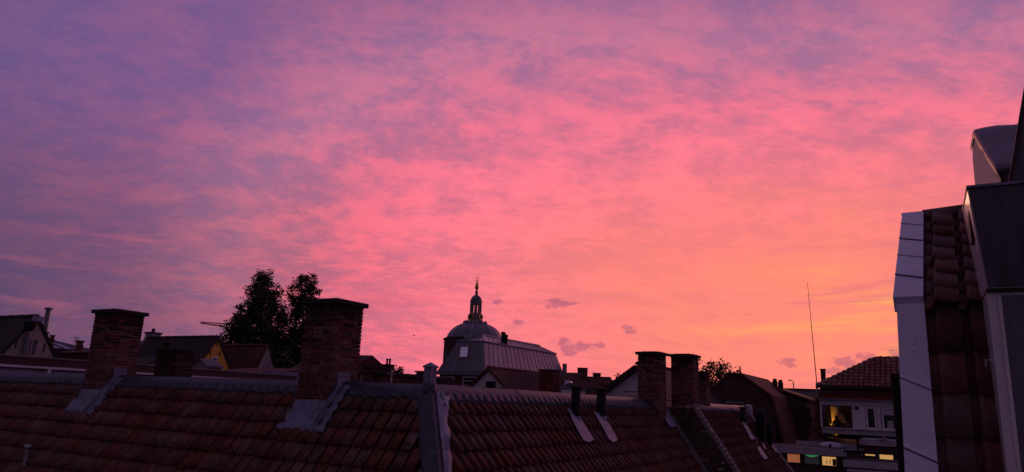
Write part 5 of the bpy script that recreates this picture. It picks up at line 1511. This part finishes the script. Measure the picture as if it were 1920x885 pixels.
# small hook on the side
MB().tube([(DX - .001, YF + .3, 10.45), (DX - .035, YF + .3, 10.45), (DX - .035, YF + .3, 10.40)], .006, 6).build('hook', 'white', dormer)

# raked party-wall parapet with lead dressed over its top, behind the cornice
XU = .762
SC = 1.27
q_ = lambda y, z: (y * SC, 10 + (z - 10) * SC)
up_ = thing('raked_parapet', 'plastered raked parapet with dressed dark lead top rising behind the box cornice', 'parapet', (XU, 8.8, RZ))
prof_ = [(6.12, 11.0), (6.12, 11.60), (5.80, 11.67), (6.3, 11.95), (6.75, 12.21), (7.15, 12.45), (7.45, 12.57), (7.80, 12.58), (7.92, 12.46), (7.97, 12.30), (7.99, 12.14), (8.0, 11.0)]
MB().prism([(XU, *q_(y, z)) for y, z in prof_], (1.6, 0, 0)).build('core', 'white_plaster', up_)
edge = [(6.02, 11.58), (5.77, 11.69), (6.05, 11.83), (6.3, 11.97), (6.55, 12.11), (6.75, 12.23), (6.95, 12.35), (7.15, 12.47), (7.32, 12.56), (7.5, 12.60), (7.84, 12.61)]
rows = []
rl = random.Random(4)
for k, (y, z) in enumerate(edge):
    y, z = q_(y, z)
    dr = .05 + .045 * rl.random() + .02 * math.sin(k * 2.2)
    row = [Vector((XU - .012, y + .035, z - dr)), Vector((XU - .016, y + .01, z - dr * .4)), Vector((XU - .006, y, z + .012))]
    for x in (.08, .2, .35, .55, .8, 1.1, 1.6): row.append(crumple((XU + x, y, z + .016), .010, 9.0))
    rows.append(row)
MB().grid(rows).build('lead_top', 'lead_dark', up_, smooth=True, thick=.006)
MB().box(XU - .002, XU + 1.6, 7.70, 7.765, 11.3, 11.98).build('lead_front', 'lead_dark', up_)

# dark raking timber at the very edge of the view: verge of the roof above the eye
p0 = onY(1890, 345, 7.15); p1 = onY(1924, 140, 7.15)
vb2 = thing('raking_bargeboard', 'dark raking bargeboard cutting the upper right edge of the picture', 'bargeboard', (p0.x, 7.15, p0.z))
d_ = (p1 - p0).normalized()
MB().prism([p0 - d_ * .12, p1 + d_ * 1.2, p1 + d_ * 1.2 + Vector((.35, 0, 0)), p0 - d_ * .12 + Vector((.35, 0, 0))], (0, .05, 0)).build('board', 'front_dark', vb2)
MB().prism([p0 - d_ * .12 + Vector((.0, -.012, 0)), p1 + d_ * 1.2 + Vector((.0, -.012, 0)), p1 + d_ * 1.2 + Vector((.03, -.012, 0)), p0 - d_ * .12 + Vector((.03, -.012, 0))], (0, .011, 0)).build('edge_strip', 'fascia', vb2)

# ================================================================== trees
LEAF = [(0, 0, 0), (.5, .28, .06), (1, 0, 0), (.5, -.28, .06)]
def tree(name, label, base, H, crown0, shape, nbr, clump, per, leaf, seed, trunk=.35, lean=0.0, leafmat='leaf', group=None):
    rnd = random.Random(seed)
    root = thing(name, label, 'tree', base, group)
    base = Vector(base)
    tr = MB(); pts = []; rad = []
    for k in range(9):
        f = k / 8; pts.append(base + Vector((lean * f * H + .25 * math.sin(k * 1.7 + seed), .25 * math.sin(k * 2.1 + seed * 2), H * .97 * f))); rad.append(max(.02, trunk * (1 - f) ** .8))
    tr.tube(pts, rad, 9)
    cl_ = []
    for b in range(nbr):
        f = crown0 + (1 - crown0) * (b + rnd.random()) / nbr
        r = shape(f) * rnd.uniform(.75, 1.12)
        ang = b * 2.4 + rnd.uniform(-.5, .5)
        k = min(7, int(f * 8)); p = pts[k].lerp(pts[k + 1], f * 8 - k)
        p = p + Vector((0, 0, -.12 * r))
        e = p + Vector((math.cos(ang) * r, math.sin(ang) * r, r * rnd.uniform(.25, .75) * (1 - .4 * f)))
        mid = p.lerp(e, .5) + Vector((0, 0, -.06 * r))
        tr.tube([p, mid, e], [max(.015, trunk * .30 * (1 - f * .8)), max(.012, trunk * .18 * (1 - f * .8)), .012], 5)
        nc = max(2, int(r / clump * 1.5))
        for c_ in range(nc):
            t = rnd.uniform(.35, 1.05)
            q = (p.lerp(mid, t * 2) if t < .5 else mid.lerp(e, t * 2 - 1)) + Vector((rnd.gauss(0, .45), rnd.gauss(0, .45), rnd.gauss(0, .4))) * clump
            cl_.append((q, clump * rnd.uniform(.55, 1.15)))
            if rnd.random() < .5: tr.tube([mid.lerp(e, rnd.random()), q], [.02, .008], 4)
    tr.build('trunk', 'bark', root)
    cr = MB()
    for (q, s_) in cl_:
        for j in range(int(per * rnd.uniform(.6, 1.3))):
            v = Vector((rnd.gauss(0, 1), rnd.gauss(0, 1), rnd.gauss(0, .8))); v = v.normalized() * (rnd.random() ** .45) * s_
            a = Vector((rnd.gauss(0, 1), rnd.gauss(0, 1), rnd.gauss(-.2, .7))).normalized(); b_ = a.cross(Vector((rnd.gauss(0, 1), rnd.gauss(0, 1), rnd.gauss(0, 1)))).normalized(); c_ = a.cross(b_)
            L_ = leaf * rnd.uniform(.6, 1.25); o_ = q + v
            i = len(cr.v)
            for (x, y, z) in LEAF: cr.v.append(tuple(o_ + (a * x + b_ * y + c_ * z) * L_))
            cr.f.append((i, i + 1, i + 2, i + 3))
    cr.build('crown', leafmat, root)
    return root
DT = 88.0
def tb_(u, D): p = onD(u, 740, D); return (p.x, p.y, 0)
Ht = onD(492, 509, DT).z
wd = 5.0
sh1 = lambda f: (2.0 + 3.6 * min(1, (1 - f) * 1.9)) * (1 if f < .93 else .62) if f > .22 else 3.0
tree('tall_tree', 'tall broad-based dark tree standing left of the big brick chimney', tb_(468, DT), Ht, .20, lambda f: 4.8 * min(1, ((1 - f) / .6)) ** .66 + .4, 200, .70, 44, .30, 3, .42)
Ht2 = onD(588, 508, DT + 4).z
tree('slender_tree', 'second tall tree right behind the big brick chimney top, slightly ragged', tb_(553, DT + 4), Ht2, .22, lambda f: 4.3 * min(1, ((1 - f) / .6)) ** .64 + .35, 175, .70, 42, .30, 11, .36)
tree('lower_tree', 'lower leafy tree filling the gap under the two tall trees', tb_(532, DT + 10), onD(545, 640, DT + 10).z, .2, lambda f: 4.6 * max(.2, (1 - f)) ** .4, 60, 1.0, 44, .46, 17, .3)
tree('lower_left_tree', 'low bushy tree at the left foot of the tall tree', tb_(432, DT - 2), onD(447, 607, DT - 2).z, .2, lambda f: 2.3 * max(.15, (1 - f)) ** .5, 44, .8, 42, .42, 19, .25)
DS = 60.0
tree('sparse_tree', 'sparse small tree with open twigs beside the gable chimney', tb_(1330, DS), onD(1330, 676, DS).z, .62, lambda f: 1.9 * max(.12, (1 - f) / .4) ** .6 + .12, 64, .38, 10, .22, 23, .18, group='small trees behind the dark mansard house')
tree('sparse_tree', 'leafier small tree top left of the dark mansard house ridge', tb_(1352, DS + 1), onD(1350, 671, DS + 1).z, .62, lambda f: 2.5 * max(.12, (1 - f) / .4) ** .55 + .12, 96, .38, 10, .22, 29, .18, group='small trees behind the dark mansard house')
tree('thin_sapling', 'thin sapling tuft showing over the dark mansard ridge', tb_(1387, 62), onD(1387, 680, 62).z, .80, lambda f: .85 * max(.1, (1 - f) / .25) ** .6, 16, .22, 11, .2, 31, .08, group='thin sapling tufts over the mansard ridge')
tree('thin_sapling', 'thin leaning twig tuft just left of the dark mansard ridge top', tb_(1366, 62), onD(1366, 684, 62).z, .84, lambda f: .8 * max(.1, (1 - f) / .25) ** .6, 14, .22, 10, .2, 37, .08, group='thin sapling tufts over the mansard ridge')
tree('roof_edge_shrub', 'wispy shrub tuft above the white gable end', tb_(1170, 56), onD(1170, 693, 56).z, .86, lambda f: 1.2 * max(.1, (1 - f) / .2) ** .6, 18, .3, 14, .2, 41, .1)
tree('distant_bush', 'dark round bush behind the dark stacks near the pole', tb_(742, 70), onD(742, 684, 70).z, .7, lambda f: 1.1 * max(.15, (1 - f) / .3) ** .5, 40, .4, 26, .25, 43, .15)
tree('distant_tree', 'low distant treetop behind the little brick house', tb_(528, 75), onD(528, 668, 75).z, .5, lambda f: 2.0 * max(.15, (1 - f) / .5) ** .5, 40, .7, 40, .36, 47, .2)

# far band of trees and roofs closing the horizon
rnd = random.Random(5)
fw = MB()
for k in range(5200):
    az = R(rnd.uniform(-78, 14)); D = rnd.uniform(300, 420)
    h = 10.2 + 4.0 * (0.5 + 0.5 * math.sin(az * 23) * math.sin(az * 51 + 1)) + rnd.random() * 1.2
    z = h * (1 - rnd.random() ** 1.6)
    p = Vector((math.sin(az) * D, math.cos(az) * D, z)); s_ = rnd.uniform(1.2, 2.6)
    a = Vector((rnd.gauss(0, 1), rnd.gauss(0, 1), rnd.gauss(0, 1))).normalized(); b_ = a.cross(Vector((rnd.gauss(0, 1), rnd.gauss(0, 1), rnd.gauss(0, 1)))).normalized()
    i = len(fw.v); fw.v += [tuple(p + a * s_), tuple(p + b_ * s_), tuple(p - a * s_), tuple(p - b_ * s_)]; fw.f.append((i, i + 1, i + 2, i + 3))
tag(fw.build('distant_woods', 'leaf'), 'dark distant band of trees along the horizon', 'woods', kind='stuff')

# ================================================================== tower crane far left
DC = 260.0
t0, t1 = onD(376, 606, DC), onD(445, 616.5, DC)
cr_ = thing('tower_crane', 'distant tower crane jib sticking out left of the tall tree', 'crane', (t1.x, t1.y, 0))
mast = MB()
dj = (t1 - t0); perp = Vector((-dj.y, dj.x, 0)).normalized()
for (sx, sy) in ((-1, -1), (1, -1), (1, 1), (-1, 1)):
    mast.tube([(t1.x + sx * .8, t1.y + sy * .8, 0), (t1.x + sx * .8, t1.y + sy * .8, t1.z)], .14, 5)
for k in range(int(t1.z / 1.8)):
    z = k * 1.8; s_ = 1 if k % 2 else -1
    for (a, b) in (((-s_, -1), (s_, -1)), ((1, -s_), (1, s_)), ((s_, 1), (-s_, 1)), ((-1, s_), (-1, -s_))):
        mast.tube([(t1.x + a[0] * .8, t1.y + a[1] * .8, z), (t1.x + b[0] * .8, t1.y + b[1] * .8, z + 1.8)], .08, 4)
mast.build('mast', 'crane_red', cr_)
jb = MB(); n = 16
lo_ = [t1.lerp(t0, k / n) for k in range(n + 1)]
hi_ = [p + Vector((0, 0, 1.5 * (1 - .75 * (k / n)))) for k, p in enumerate(lo_)]
for s_ in (-1, 1):
    jb.tube([p + perp * .6 * s_ for p in lo_], .13, 5)
    for k in range(n):
        jb.tube([lo_[k] + perp * .6 * s_, hi_[k]], .08, 4).tube([hi_[k], lo_[k + 1] + perp * .6 * s_], .08, 4)
jb.tube(hi_, .15, 5)
jb.build('jib', 'crane_red', cr_)
back = t1 - dj.normalized() * -6
MB().tube([t1, t1 + dj.normalized() * 6], .3, 6).build('counter_jib', 'crane_red', cr_)
q = t1 + dj.normalized() * 5
MB().box(q.x - 1, q.x + 1, q.y - .7, q.y + .7, q.z - 1.8, q.z - .2).build('counterweight', 'soot_concrete', cr_)
MB().box(t1.x - .9, t1.x + .9, t1.y - .9, t1.y + .9, t1.z - 2.2, t1.z - .3).build('cab', 'white_dull', cr_)
# a gull in the distance
g = onD(776, 629, 120)
bm_ = MB()
for s_ in (-1, 1):
    bm_.grid([[g + Vector((0, .0, .0)), g + Vector((s_ * .26, .05, .12)), g + Vector((s_ * .55, -.02, .06))], [g + Vector((0, .16, 0)), g + Vector((s_ * .26, .18, .12)), g + Vector((s_ * .55, .05, .06))]])
bm_.tube([g + Vector((0, -.22, -.01)), g + Vector((0, -.12, -.01)), g + Vector((0, .1, 0)), g + Vector((0, .32, .0))], [.02, .06, .08, .02], 7)
tag(bm_.build('flying_bird', 'bark', loc=g), 'tiny bird flying in the pink sky right of the big chimney', 'bird')
